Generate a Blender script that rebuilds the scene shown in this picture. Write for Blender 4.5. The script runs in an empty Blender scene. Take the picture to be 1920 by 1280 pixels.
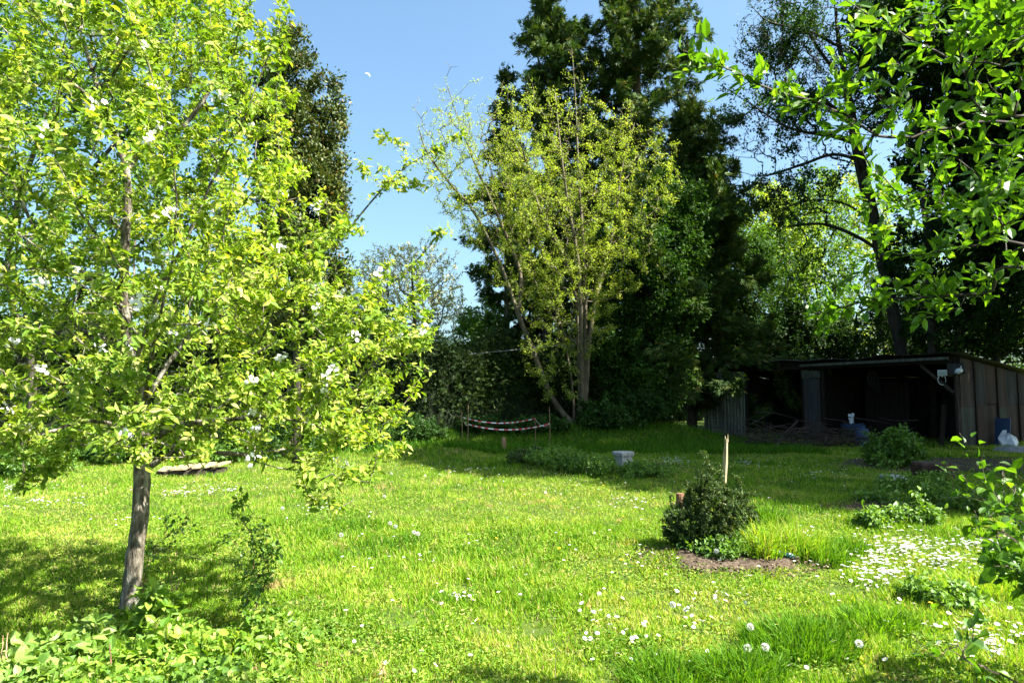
import bpy, math, random
import numpy as np
rng = np.random.default_rng(7)
random.seed(7)
PI = math.pi
scene = bpy.context.scene
COL = scene.collection

# ------------------------------------------------------------------ camera model
F = 1290.0; TILT = math.atan(105.0 / F); CAMH = 1.6
def ray(px, py):
    u = (px - 960) / F; v = (640 - py) / F
    return np.array([u, math.cos(TILT) - math.sin(TILT) * v, math.sin(TILT) + math.cos(TILT) * v])
def at(px, py, Y):
    d = ray(px, py); d = d * (Y / d[1])
    return np.array([d[0], Y, CAMH + d[2]])
def sm(t):
    t = np.clip(t, 0, 1); return t * t * (3 - 2 * t)
def gz(x, y):
    x = np.asarray(x, float); y = np.asarray(y, float)
    z = 0.65 * sm((y - 22) / 4.5) * sm((x + 7) / 4) * sm((8.6 - x) / 3)
    z = z + 0.025 * np.sin(x * 1.3 + 0.4) * np.sin(y * 0.9 + 1) + 0.012 * np.sin(x * 4.1 + y * 2.3)
    z = z + 0.10 * np.exp(-(((x - 2.0) / 1.1) ** 2 + ((y - 7.2) / 0.8) ** 2))
    z = z + 0.22 * np.exp(-(((x - 2.0) / 1.9) ** 2 + ((y - 16.0) / 1.3) ** 2))
    z = z + 0.2 * np.exp(-(((x + 2.2) / 1.2) ** 2 + ((y - 19.5) / 1.0) ** 2))
    return z
def ground_at(px, py):
    d = ray(px, py); lo, hi = 1.0, 60.0
    for _ in range(40):
        m = (lo + hi) / 2; p = d * (m / d[1])
        if CAMH + p[2] > gz(p[0], m): lo = m
        else: hi = m
    p = d * (lo / d[1]); return np.array([p[0], lo, float(gz(p[0], lo))])
def norm(a):
    return a / np.maximum(np.linalg.norm(a, axis=-1, keepdims=True), 1e-9)

# ------------------------------------------------------------------ mesh building
class MB:
    def __init__(s): s.v = []; s.q = []; s.t = []; s.n = 0; s.r = []; s.mq = []; s.mt = []
    def add(s, V, Q=None, T=None, r=None, m=0):
        V = np.asarray(V, np.float32).reshape(-1, 3); k = len(V)
        if Q is not None and len(Q):
            Q = np.asarray(Q, np.int64).reshape(-1, 4) + s.n; s.q.append(Q); s.mq.append(np.full(len(Q), m))
        if T is not None and len(T):
            T = np.asarray(T, np.int64).reshape(-1, 3) + s.n; s.t.append(T); s.mt.append(np.full(len(T), m))
        s.v.append(V); s.n += k
        s.r.append(np.full(k, 0.5, np.float32) if r is None else np.broadcast_to(np.asarray(r, np.float32), (k,)).copy())
    def tube(s, P, R, sides=6, m=0, cap=True, rough=0.0):
        P = np.asarray(P, float); R = np.broadcast_to(np.asarray(R, float), (len(P),))
        D = np.gradient(P, axis=0); D = norm(D)
        up = np.array([0, 0, 1.0]) if abs(D[:, 2].mean()) < 0.8 else np.array([1.0, 0, 0])
        X = norm(np.cross(D, up)); Y = np.cross(D, X)
        a = np.arange(sides) * 2 * PI / sides
        RR = R[:, None] * np.ones(sides)
        if rough: RR = RR * (1 + rough * rng.normal(size=RR.shape))
        V = P[:, None] + RR[..., None] * (np.cos(a)[None, :, None] * X[:, None] + np.sin(a)[None, :, None] * Y[:, None])
        n = len(P); i = np.arange(n - 1)[:, None] * sides; j = np.arange(sides)[None]; j2 = (j + 1) % sides
        Q = np.stack([i + j, i + j2, i + sides + j2, i + sides + j], -1).reshape(-1, 4)
        V = V.reshape(-1, 3); T = None
        if cap:
            V = np.vstack([V, P[:1], P[-1:]]); c0 = n * sides; jj = np.arange(sides); k2 = (jj + 1) % sides
            T = np.vstack([np.stack([np.full(sides, c0), k2, jj], 1), np.stack([np.full(sides, c0 + 1), (n - 1) * sides + jj, (n - 1) * sides + k2], 1)])
        s.add(V, Q, T, m=m)
    def box(s, c, size, rz=0, rx=0, ry=0, m=0, jit=0):
        x, y, z = np.array(size) / 2.0
        V = np.array([[-x,-y,-z],[x,-y,-z],[x,y,-z],[-x,y,-z],[-x,-y,z],[x,-y,z],[x,y,z],[-x,y,z]])
        if jit: V = V + rng.normal(size=V.shape) * jit
        for ang, (a, b) in ((rx, (1, 2)), (ry, (2, 0)), (rz, (0, 1))):
            if ang:
                ca, sa = math.cos(ang), math.sin(ang); A = V[:, a] * ca - V[:, b] * sa; B = V[:, a] * sa + V[:, b] * ca
                V[:, a] = A; V[:, b] = B
        s.add(V + np.array(c), [[0,3,2,1],[4,5,6,7],[0,1,5,4],[1,2,6,5],[2,3,7,6],[3,0,4,7]], m=m)
    def lathe(s, prof, c=(0,0,0), sides=16, m=0, wob=0):
        prof = np.array(prof, float); a = np.arange(sides) * 2 * PI / sides
        w = 1 + wob * (np.sin(3 * a + 1) + 0.6 * np.sin(5 * a + 2) + 0.5 * np.sin(9 * a))
        V = np.stack([prof[:, :1] * np.cos(a) * w, prof[:, :1] * np.sin(a) * w, prof[:, 1:] + 0 * a], -1)
        n = len(prof); i = np.arange(n - 1)[:, None] * sides; j = np.arange(sides)[None]; j2 = (j + 1) % sides
        Q = np.stack([i + j, i + j2, i + sides + j2, i + sides + j], -1).reshape(-1, 4)
        s.add(V.reshape(-1, 3) + np.array(c), Q, m=m)
    def leaves(s, tmpl, pos, dirs, nrm, size, rv=None, wid=None, m=0):
        TV, TQ, TT = tmpl; n = len(pos); k = len(TV)
        d = norm(dirs); x = norm(np.cross(d, nrm)); nn = np.cross(x, d)
        size = np.broadcast_to(np.asarray(size, float), (n,)); w = size if wid is None else size * wid
        V = pos[:, None] + (TV[None, :, 0:1] * w[:, None, None]) * x[:, None] + (TV[None, :, 1:2] * size[:, None, None]) * d[:, None] + (TV[None, :, 2:3] * size[:, None, None]) * nn[:, None]
        off = (np.arange(n) * k)[:, None, None]
        Q = (np.array(TQ)[None] + off).reshape(-1, 4) if len(TQ) else None
        T = (np.array(TT)[None] + off).reshape(-1, 3) if len(TT) else None
        if rv is None: rv = rng.random(n)
        s.add(V.reshape(-1, 3), Q, T, r=np.repeat(rv, k), m=m)
    def build(s, name, mats, parent=None, loc=(0, 0, 0), smooth=False, origin=None):
        me = bpy.data.meshes.new(name)
        V = np.vstack(s.v).astype(np.float32)
        if origin is not None: V = V - np.array(origin, np.float32)
        q = np.vstack(s.q) if s.q else np.zeros((0, 4), np.int64); t = np.vstack(s.t) if s.t else np.zeros((0, 3), np.int64)
        me.vertices.add(len(V)); me.vertices.foreach_set('co', V.ravel())
        me.loops.add(q.size + t.size); me.loops.foreach_set('vertex_index', np.concatenate([q.ravel(), t.ravel()]).astype(np.int32))
        me.polygons.add(len(q) + len(t))
        st = np.concatenate([np.arange(len(q)) * 4, q.size + np.arange(len(t)) * 3]).astype(np.int32)
        me.polygons.foreach_set('loop_start', st)
        mi = np.concatenate([a for a in s.mq + s.mt]).astype(np.int32) if (s.mq or s.mt) else None
        me.polygons.foreach_set('material_index', mi)
        me.polygons.foreach_set('use_smooth', np.full(len(st), smooth))
        at_ = me.attributes.new('rnd', 'FLOAT', 'POINT'); at_.data.foreach_set('value', np.concatenate(s.r))
        me.update(calc_edges=True)
        for mm in (mats if isinstance(mats, (list, tuple)) else [mats]): me.materials.append(mm)
        o = bpy.data.objects.new(name, me); COL.objects.link(o); o.location = loc
        if parent is not None: o.parent = parent
        return o

def tag(o, label=None, cat=None, group=None, kind=None):
    if label: o['label'] = label
    if cat: o['category'] = cat
    if group: o['group'] = group
    if kind: o['kind'] = kind
    return o
def empty(name, loc, label, cat, group=None):
    o = bpy.data.objects.new(name, None); COL.objects.link(o); o.location = tuple(float(a) for a in loc); o.empty_display_size = 0.2
    return tag(o, label, cat, group)

LEAF = (np.array([[0,0,0],[0,.35,-.01],[0,.7,-.05],[0,1,-.16],[-.25,.27,.07],[-.25,.62,.03],[.25,.27,.07],[.25,.62,.03]]),
        [[4,1,2,5],[1,6,7,2]], [[0,1,4],[5,2,3],[0,6,1],[2,7,3]])
PETAL = (np.array([[0,0,0],[-.32,.4,.05],[-.36,.75,.08],[0,1,.1],[.36,.75,.08],[.32,.4,.05]]), [[0,5,4,1],[1,4,3,2]], [])
KITE = (np.array([[0,0,0],[-.3,.45,.1],[0,1,0],[.3,.45,.1]]), [], [[0,2,1],[0,3,2]])
NARROW = (np.array([[0,0,0],[-.1,.4,.03],[0,1,-.1],[.1,.4,.03]]), [], [[0,2,1],[0,3,2]])
def _spray():
    V = []; T = []
    for a, l in ((-.75,.5),(-.4,.75),(0,1),(.4,.75),(.75,.5)):
        b = len(V); ca, sa = math.sin(a), math.cos(a)
        o = np.array([0, .25 * abs(a) * 0, 0])
        V += [[o[0], 0, 0], [ca*l*.5-.07*sa, sa*l*.5+.07*ca, .02], [ca*l, sa*l, -.12*l], [ca*l*.5+.07*sa, sa*l*.5-.07*ca, -.02]]
        T += [[b, b+1, b+2], [b, b+2, b+3]]
    return (np.array(V), [], T)
SPRAY = _spray()
BLADE = (np.array([[-.5,0,0],[.5,0,0],[.4,.5,.06],[-.4,.5,.06],[0,1,.3]]), [[0,1,2,3]], [[3,2,4]])
BLADE1 = (np.array([[-.5,0,0],[.5,0,0],[0,1,.15]]), [], [[0,1,2]])

# ------------------------------------------------------------------ materials
def newmat(name):
    m = bpy.data.materials.new(name); m.use_nodes = True; nt = m.node_tree; nt.nodes.clear()
    out = nt.nodes.new('ShaderNodeOutputMaterial'); return m, nt, out
def ramp(nt, fac, stops):
    r = nt.nodes.new('ShaderNodeValToRGB'); e = r.color_ramp.elements
    while len(e) < len(stops): e.new(0.5)
    for k, (p, c) in enumerate(stops): e[k].position = p; e[k].color = (*c, 1)
    nt.links.new(fac, r.inputs[0]); return r.outputs[0]
def noise(nt, scale, detail=4, coord=None, sc=None):
    n = nt.nodes.new('ShaderNodeTexNoise'); n.inputs['Scale'].default_value = scale; n.inputs['Detail'].default_value = detail
    if coord is None:
        tc = nt.nodes.new('ShaderNodeNewGeometry'); coord = tc.outputs['Position']
    if sc:
        mp = nt.nodes.new('ShaderNodeMapping'); mp.inputs['Scale'].default_value = sc; nt.links.new(coord, mp.inputs[0]); coord = mp.outputs[0]
    nt.links.new(coord, n.inputs['Vector']); return n.outputs['Fac']
def mixc(nt, fac, a, b, mode='MIX'):
    m = nt.nodes.new('ShaderNodeMix'); m.data_type = 'RGBA'; m.blend_type = mode
    if isinstance(fac, float): m.inputs[0].default_value = fac
    else: nt.links.new(fac, m.inputs[0])
    for k, c in ((6, a), (7, b)):
        if isinstance(c, tuple): m.inputs[k].default_value = (*c, 1)
        else: nt.links.new(c, m.inputs[k])
    return m.outputs[2]
def leafmat(name, stops, trans=0.45, tcol=(1.25, 1.25, 0.35), rough=0.45, spec=0.35):
    m, nt, out = newmat(name)
    a = nt.nodes.new('ShaderNodeAttribute'); a.attribute_name = 'rnd'
    c = ramp(nt, a.outputs['Fac'], stops)
    n = noise(nt, 0.9, 2)
    v = ramp(nt, n, [(0.3, (0.72, 0.78, 0.8)), (0.7, (1.15, 1.1, 1.0))])
    c = mixc(nt, 1.0, c, v, 'MULTIPLY')
    p = nt.nodes.new('ShaderNodeBsdfPrincipled'); nt.links.new(c, p.inputs['Base Color'])
    p.inputs['Roughness'].default_value = rough; p.inputs['Specular IOR Level'].default_value = spec
    t = nt.nodes.new('ShaderNodeBsdfTranslucent'); tc = mixc(nt, 1.0, c, tcol, 'MULTIPLY'); nt.links.new(tc, t.inputs[0])
    mx = nt.nodes.new('ShaderNodeMixShader'); mx.inputs[0].default_value = trans
    nt.links.new(p.outputs[0], mx.inputs[1]); nt.links.new(t.outputs[0], mx.inputs[2]); nt.links.new(mx.outputs[0], out.inputs[0])
    return m
def solid(name, stops, scale=8, detail=6, rough=0.85, spec=0.2, bump=0.3, sc=None, metal=0.0, obj=False, bdist=0.01):
    m, nt, out = newmat(name); coord = None
    if obj: coord = nt.nodes.new('ShaderNodeTexCoord').outputs['Object']
    n = noise(nt, scale, detail, coord, sc); c = ramp(nt, n, stops)
    p = nt.nodes.new('ShaderNodeBsdfPrincipled'); nt.links.new(c, p.inputs['Base Color'])
    p.inputs['Roughness'].default_value = rough; p.inputs['Specular IOR Level'].default_value = spec; p.inputs['Metallic'].default_value = metal
    if bump:
        b = nt.nodes.new('ShaderNodeBump'); b.inputs['Strength'].default_value = bump; b.inputs['Distance'].default_value = bdist
        n2 = noise(nt, scale * 2.5, detail, coord, sc); nt.links.new(n2, b.inputs['Height']); nt.links.new(b.outputs[0], p.inputs['Normal'])
    nt.links.new(p.outputs[0], out.inputs[0]); return m
M = {}
M['apple'] = leafmat('apple_leaf', [(0, (.08,.16,.012)), (.4, (.20,.31,.025)), (.8, (.35,.43,.06)), (1, (.52,.50,.17))], .45, rough=.55, spec=.2)
M['plum'] = leafmat('plum_leaf', [(0, (.04,.11,.008)), (.6, (.09,.20,.014)), (1, (.18,.31,.025))], .5, rough=.4, spec=.3)
M['hazel'] = leafmat('hazel_leaf', [(0, (.18,.27,.03)), (.6, (.32,.41,.055)), (1, (.48,.52,.13))], .45, rough=.6, spec=.15)
M['mid'] = leafmat('mid_leaf', [(0, (.07,.15,.02)), (.6, (.12,.23,.03)), (1, (.19,.31,.05))], .42)
M['bright'] = leafmat('bright_leaf', [(0, (.22,.33,.05)), (.6, (.32,.42,.07)), (1, (.44,.48,.10))], .5)
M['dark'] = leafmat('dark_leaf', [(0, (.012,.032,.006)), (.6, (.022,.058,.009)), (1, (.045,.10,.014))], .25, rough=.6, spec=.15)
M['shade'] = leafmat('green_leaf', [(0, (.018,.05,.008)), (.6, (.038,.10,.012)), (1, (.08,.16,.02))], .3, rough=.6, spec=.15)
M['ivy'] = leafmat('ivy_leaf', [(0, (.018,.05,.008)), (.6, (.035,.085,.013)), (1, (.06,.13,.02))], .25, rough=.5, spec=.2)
M['bronze'] = leafmat('bronze_leaf', [(0, (.025,.045,.008)), (.6, (.07,.105,.018)), (.88, (.13,.14,.03)), (1, (.24,.14,.05))], .22, (1.2,1.1,.5), rough=.5, spec=.3)
M['conifer'] = leafmat('cypress_foliage', [(0, (.022,.052,.013)), (.55, (.055,.105,.022)), (.85, (.11,.145,.026)), (1, (.19,.16,.04))], .18, rough=.6, spec=.15)
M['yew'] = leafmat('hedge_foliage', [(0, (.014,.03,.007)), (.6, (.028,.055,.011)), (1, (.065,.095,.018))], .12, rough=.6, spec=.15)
M['pale'] = leafmat('pale_bud', [(0, (.40,.38,.18)), (1, (.60,.56,.32))], .4)
M['grey_leaf'] = leafmat('grey_leaf', [(0, (.02,.045,.012)), (.6, (.06,.10,.025)), (.88, (.11,.15,.05)), (1, (.28,.25,.18))], .25, rough=.6, spec=.15)
M['nettle'] = leafmat('nettle_leaf', [(0, (.10,.20,.03)), (.6, (.19,.31,.05)), (1, (.30,.40,.12))], .4, rough=.5)
M['lawnleaf'] = leafmat('lawn_leaf', [(0, (.05,.12,.012)), (.5, (.13,.24,.02)), (.9, (.26,.34,.05)), (1, (.40,.38,.14))], .35, rough=.6, spec=.15)
M['rasp'] = leafmat('raspberry_leaf', [(0, (.08,.18,.015)), (.5, (.17,.30,.03)), (.85, (.28,.39,.06)), (1, (.40,.42,.13))], .45, rough=.5)
M['bark'] = solid('bark', [(.3, (.045,.033,.022)), (.6, (.12,.095,.065)), (.8, (.20,.18,.13))], 9, sc=(1,1,.35), bump=.7, bdist=.02)
M['applebark'] = solid('apple_bark', [(.32, (.035,.028,.02)), (.5, (.13,.11,.08)), (.68, (.32,.295,.24))], 26, detail=9, sc=(1,1,.28), bump=1.0, bdist=.03)
M['palebark'] = solid('pale_bark', [(.3, (.06,.048,.03)), (.6, (.13,.108,.07)), (.8, (.20,.175,.125))], 7, sc=(1,1,.4), bump=.4)
M['darkbark'] = solid('dark_bark', [(.3, (.02,.016,.013)), (.7, (.06,.05,.04))], 8, sc=(1,1,.4), bump=.6)
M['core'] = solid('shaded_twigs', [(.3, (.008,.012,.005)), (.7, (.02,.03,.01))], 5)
M['white'] = leafmat('petal', [(0, (.75,.72,.74)), (1, (.9,.88,.86))], .3, (1,1,1))
M['yellow'] = leafmat('yellow_petal', [(0, (.75,.55,.02)), (1, (.85,.68,.03))], .2, (1,1,1))
M['fluff'] = leafmat('seed_fluff', [(0, (.6,.6,.56)), (1, (.8,.8,.76))], .4, (1,1,1))
M['stalk'] = leafmat('stalk', [(0, (.16,.25,.05)), (1, (.26,.33,.08))], .3)
M['dry'] = solid('dry_stem', [(.3, (.22,.13,.07)), (.7, (.40,.28,.17))], 20)
M['redstem'] = solid('red_stem', [(.3, (.10,.05,.03)), (.7, (.22,.12,.07))], 20)

# ------------------------------------------------------------------ tree growth
def lobes_pts(lobes, n, shell=0.55):
    vol = np.array([l[3] * l[4] * l[5] ** .5 for l in lobes], float); cnt = np.maximum(1, (n * vol / vol.sum()).astype(int)); out = []
    for l, c in zip(lobes, cnt):
        px, py, Y, rx, ry, rd = l; ce = at(px, py, Y)
        d = norm(rng.normal(size=(c, 3))); r = rng.random(c) ** (1 / 3.0); r = np.where(rng.random(c) < shell, .72 + .28 * rng.random(c), r)
        r = r * (1 + .06 * rng.normal(size=c))
        out.append(ce + d * r[:, None] * np.array([rx * Y / F, rd, ry * Y / F]))
    return np.vstack(out)
def wl(lobes, n, shell=0.55):      # lobes given in world metres (x,y,z,rx,ry,rz)
    vol = np.array([l[3] * l[4] * l[5] for l in lobes], float); cnt = np.maximum(1, (n * vol / vol.sum()).astype(int)); out = []
    for l, c in zip(lobes, cnt):
        d = norm(rng.normal(size=(c, 3))); r = rng.random(c) ** (1 / 3.0); r = np.where(rng.random(c) < shell, .72 + .28 * rng.random(c), r)
        out.append(np.array(l[:3]) + d * r[:, None] * np.array(l[3:]))
    return np.vstack(out)
def smooth_line(P, k=5, jit=0.0):
    P = np.asarray(P, float); n = len(P)
    if n < 3:
        t = np.linspace(0, 1, k + 1)[:, None]; R = P[0] * (1 - t) + P[-1] * t
    else:
        Q = np.vstack([2 * P[0] - P[1], P, 2 * P[-1] - P[-2]]); R = []
        for i in range(1, n):
            p0, p1, p2, p3 = Q[i-1], Q[i], Q[i+1], Q[i+2]
            for t in np.arange(k) / k:
                R.append(.5 * ((2*p1) + (-p0+p2)*t + (2*p0-5*p1+4*p2-p3)*t*t + (-p0+3*p1-3*p2+p3)*t**3))
        R.append(P[-1]); R = np.array(R)
    if jit: R[1:-1] += rng.normal(size=(len(R) - 2, 3)) * jit
    return R
class Skel:
    def __init__(s):
        s.P = np.zeros((60000, 3)); s.par = np.full(60000, -1); s.L = np.zeros(60000); s.n = 0; s.chains = []
    def chain(s, att, pts):
        ids = []; prev = att
        for p in pts:
            i = s.n; s.P[i] = p; s.par[i] = prev
            s.L[i] = 0 if prev < 0 else s.L[prev] + np.linalg.norm(p - s.P[prev])
            prev = i; s.n += 1; ids.append(i)
        s.chains.append((att, ids)); return ids
    def limb(s, pts, k=5, jit=0.0):
        R = smooth_line(pts, k, jit)
        if s.n == 0: return s.chain(-1, R)
        i = int(np.argmin(np.linalg.norm(s.P[:s.n] - R[0], axis=1))); return s.chain(i, R[1:])
    def grow(s, T, bf=0.3, step=0.35, jit=0.12, lift=0.0, maxlen=None, zmin=0):
        root = s.P[0]; T = T[np.argsort(np.linalg.norm(T - root, axis=1))]
        for t in T:
            P = s.P[:s.n]; d = np.linalg.norm(P - t, axis=1); c = d + bf * s.L[:s.n] + 5 * (P[:, 2] < zmin)
            c = c + 0.6 * np.maximum(0, P[:, 2] - t[2])
            i = int(np.argmin(c)); D = d[i]
            if D < 1e-3 or (maxlen and D > maxlen): continue
            k = max(2, int(D / step)); u = np.linspace(0, 1, k + 1)[1:, None]
            pd = s.P[i] - s.P[s.par[i]] if s.par[i] >= 0 else np.array([0, 0, 1.0]); pd = pd / (np.linalg.norm(pd) + 1e-9)
            m = (s.P[i] + t) / 2 + pd * D * .13 + np.array([0, 0, lift * D]); B = (1-u)**2 * s.P[i] + 2*u*(1-u) * m + u*u * t
            B[:-1] += rng.normal(size=(k - 1, 3)) * jit * D / k
            s.chain(i, B)
    def radii(s, rtip, expo=2.4):
        w = np.zeros(s.n); ch = np.bincount(s.par[:s.n][s.par[:s.n] >= 0], minlength=s.n); w[ch == 0] = 1
        for i in range(s.n - 1, 0, -1):
            p = s.par[i]
            if p >= 0: w[p] += w[i]
        s.R = rtip * w ** (1 / expo); return s.R
    def mesh(s, mb, sel, sides_big=8, rough=0.0, rmin=0.0):
        for att, ids in sel:
            idx = ([att] if att >= 0 else []) + ids; R = s.R[idx].copy()
            if att >= 0: R[0] = min(R[0], R[1] * 1.15)
            if R.max() < rmin: continue
            R[-1] *= .5; rm = R.max(); sd = sides_big if rm > .04 else (5 if rm > .012 else 3)
            mb.tube(s.P[idx], R, sd, cap=rm > .03, rough=rough if rm > .04 else 0)
    def twigs(s, n, rmax, out=0.5):
        i = np.arange(1, s.n); i = i[(s.par[i] >= 0) & (s.R[i] < rmax)]; a = s.P[s.par[i]]; b = s.P[i]; L = np.linalg.norm(b - a, axis=1)
        w = L * (1 + 1.0 * (s.R[i] < rmax * .4)); k = rng.choice(len(i), n, p=w / w.sum()); t = rng.random(n)[:, None]
        return a[k] * (1 - t) + b[k] * t, norm(b[k] - a[k])
def rosettes(mb, tmpl, pos, sd, per, size, wid=.8, spread=.02, var=.3, droop=.15, open_=1.0):
    n = len(pos); idx = np.repeat(np.arange(n), per); m = len(idx)
    ax = norm(sd * .5 + rng.normal(size=(n, 3)) * .5 + np.array([.1, -.05, .55])); A = ax[idx]
    r = rng.normal(size=(m, 3)); r = norm(r - A * (r * A).sum(1, keepdims=True))
    d = r * open_ + A * rng.uniform(-.1, .9, (m, 1)) + np.array([0, 0, -droop]); nm = A + .45 * rng.normal(size=(m, 3))
    tone = np.repeat(rng.normal(size=n) * .14, per)
    mb.leaves(tmpl, pos[idx] + rng.normal(size=(m, 3)) * spread, d, nm, size * np.clip(1 + var * rng.normal(size=m), .35, 1.8), rv=np.clip(rng.random(m) * .8 + .1 + tone, 0, 1), wid=np.full(m, wid))
def foliage(mb, tmpl, pos, sd, size, spread=0.05, up=1.0, rnd=0.9, droop=0.25, along=0.5, var=0.3, clump=True, outward=None, wid=1.0):
    n = len(pos); d = sd * along + rng.normal(size=(n, 3)) * rnd * .6 + np.array([0, 0, -droop])
    if outward is not None: d = d + outward * norm(pos - pos.mean(0))
    nm = rng.normal(size=(n, 3)) * .55 + np.array([0, 0, up])
    pos = pos + rng.normal(size=(n, 3)) * spread; sz = size * np.clip(1 + var * rng.normal(size=n), .4, 1.8)
    mb.leaves(tmpl, pos, d, nm, sz, rv=np.clip(rng.random(n) * .9 + .1 * rng.normal(size=n), 0, 1), wid=np.full(n, wid))
def tree(name, label, cat, base, limbs, T, nleaf, lsize, lmat, bark, tmpl=KITE, rtip=.006, expo=2.4, group=None, bf=.3, step=.4, jit=.3,
         lift=0.05, leafr=.03, fol={}, crown='crown', ntrunk=1, zmin=0, rough=.03, maxlen=None, rscale=None, rmin=0.0, tscale=None, flare=1.25):
    root = empty(name, base, label, cat, group); s = Skel()
    for l in limbs: s.limb(l, 5, .004)
    nl = len(s.chains)
    if T is not None: s.grow(T, bf, step, jit, lift, maxlen, zmin)
    s.radii(rtip, expo)
    z = s.P[:s.n, 2] - s.P[0, 2]; s.R = s.R * (1 + (flare - 1) * np.exp(-z / .25))
    if rscale: s.R *= rscale
    if tscale: 
        for c_ in s.chains[:len(limbs)]: s.R[c_[1]] *= tscale
    mb = MB(); s.mesh(mb, s.chains[:ntrunk], 12, rough); mb.build('trunk', M[bark], root, origin=base, smooth=True)
    mb = MB(); s.mesh(mb, s.chains[ntrunk:], 8, rough, rmin)
    if mb.n: mb.build('branches', M[bark], root, origin=base, smooth=True)
    if nleaf:
        p, d = s.twigs(nleaf, leafr); mb = MB(); foliage(mb, tmpl, p, d, lsize, **fol); mb.build(crown, M[lmat], root, origin=base)
    return root, s

# ------------------------------------------------------------------ setting: ground
m, nt, out = newmat('ground_soil_turf')
n1 = noise(nt, 1.2, 6); n2 = noise(nt, 14, 6)
c1 = ramp(nt, n1, [(.3, (.03,.06,.008)), (.55, (.05,.085,.012)), (.75, (.08,.085,.02))])
c2 = ramp(nt, n2, [(.3, (.02,.03,.008)), (.7, (.09,.11,.025))]); cc = mixc(nt, .5, c1, c2)
p = nt.nodes.new('ShaderNodeBsdfPrincipled'); p.inputs['Roughness'].default_value = .95; p.inputs['Specular IOR Level'].default_value = .05
nt.links.new(cc, p.inputs['Base Color']); nt.links.new(p.outputs[0], out.inputs[0]); M['ground'] = m
xs = np.concatenate([-np.geomspace(600, 26, 14), np.linspace(-25, 25, 201), np.geomspace(26, 600, 14)])
ys = np.concatenate([-np.geomspace(300, 5, 10), np.linspace(-4, 40, 177), np.geomspace(41, 900, 16)])
X, Y = np.meshgrid(xs, ys); Z = gz(X, Y); mb = MB()
i = np.arange(len(ys) - 1)[:, None] * len(xs); j = np.arange(len(xs) - 1)[None]
mb.add(np.stack([X, Y, Z], -1).reshape(-1, 3), np.stack([i + j, i + j + 1, i + j + len(xs) + 1, i + j + len(xs)], -1).reshape(-1, 4))
tag(mb.build('ground', M['ground'], smooth=True), kind='structure')

# soil patch + yard of bare earth before the shed
M['soil'] = solid('soil', [(.3, (.025,.017,.011)), (.5, (.065,.045,.03)), (.75, (.13,.095,.065))], 30, bump=1.0, bdist=.02)
def patch(name, cx, cy, rx, ry, mat, h=.008, n=40, nr=7):
    mb = MB(); a = np.arange(n) * 2 * PI / n; w = 1 + .18 * np.sin(3 * a + cx) + .12 * np.sin(5 * a + cy) + .07 * np.sin(11 * a)
    V = [[cx, cy, float(gz(cx, cy)) + h + .012]]
    for k in range(1, nr + 1):
        f = k / nr; x = cx + rx * f * w * np.cos(a); y = cy + ry * f * w * np.sin(a)
        z = gz(x, y) + (h + .012 * (1 - f)) * (1 if k < nr else -.3)
        V += list(np.stack([x, y, z], 1))
    T = [[0, 1 + q, 1 + (q + 1) % n] for q in range(n)]
    Q = [[1 + (k-1)*n + q, 1 + k*n + q, 1 + k*n + (q+1) % n, 1 + (k-1)*n + (q+1) % n] for k in range(1, nr) for q in range(n)]
    mb.add(V, Q, T); return tag(mb.build(name, mat, smooth=True), kind='structure')
patch('bare_soil', 2.05, 6.66, .60, .34, M['soil'], .05)
patch('bare_soil', 5.2, 10.1, .55, .35, M['soil'], .03)
patch('dirt_path', 12.6, 16.3, 5.0, 2.6, M['soil'], .02)

# ------------------------------------------------------------------ grass
def patchy(x, y):
    return (np.sin(x * .9 + 1.3 * np.sin(y * .7)) + np.sin(y * 1.3 + 1.7 * np.sin(x * .8 + 2)) + .8 * np.sin(x * 2.7 + y * 1.9) + .6 * np.sin(x * 5.1 - y * 4.3 + 1)) / 3.4
_lat = rng.random((256, 256))
def vn(x, y, s_):
    X_ = np.asarray(x) / s_ + 57.3; Y_ = np.asarray(y) / s_ + 31.7; i_ = np.floor(X_).astype(int); j_ = np.floor(Y_).astype(int); fx = X_ - i_; fy = Y_ - j_; fx = fx*fx*(3-2*fx); fy = fy*fy*(3-2*fy)
    g_ = lambda a_, b_: _lat[a_ % 256, b_ % 256]
    return (g_(i_, j_)*(1-fx)+g_(i_+1, j_)*fx)*(1-fy) + (g_(i_, j_+1)*(1-fx)+g_(i_+1, j_+1)*fx)*fy
SOILS = [(2.05, 6.66, .44, .24), (5.2, 10.1, .45, .28), (12.6, 16.3, 4.6, 2.3)]
def gpts(n, y0, y1, power=1.6, xm=.86):
    u = rng.random(n); a = 1 - power; y = (y0 ** a + u * (y1 ** a - y0 ** a)) ** (1 / a) if abs(a) > 1e-6 else y0 * (y1 / y0) ** u
    x = (rng.random(n) * 2 - 1) * (y * xm + .8); k = np.ones(n, bool)
    for sx, sy, ra, rb in SOILS: k &= ((((x - sx) / ra) ** 2 + ((y - sy) / rb) ** 2) > 1) | (rng.random(n) < .22)
    return x[k], y[k]
mg, nt, out = newmat('grass_blades')
a = nt.nodes.new('ShaderNodeAttribute'); a.attribute_name = 'rnd'
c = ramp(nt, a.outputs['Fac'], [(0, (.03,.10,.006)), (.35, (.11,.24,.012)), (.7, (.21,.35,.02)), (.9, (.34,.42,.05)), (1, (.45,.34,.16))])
p = nt.nodes.new('ShaderNodeBsdfPrincipled'); nt.links.new(c, p.inputs['Base Color']); p.inputs['Roughness'].default_value = .6; p.inputs['Specular IOR Level'].default_value = .12
t = nt.nodes.new('ShaderNodeBsdfTranslucent'); tc = mixc(nt, 1.0, c, (1.15, 1.15, .35), 'MULTIPLY'); nt.links.new(tc, t.inputs[0])
mx = nt.nodes.new('ShaderNodeMixShader'); mx.inputs[0].default_value = .45
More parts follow.
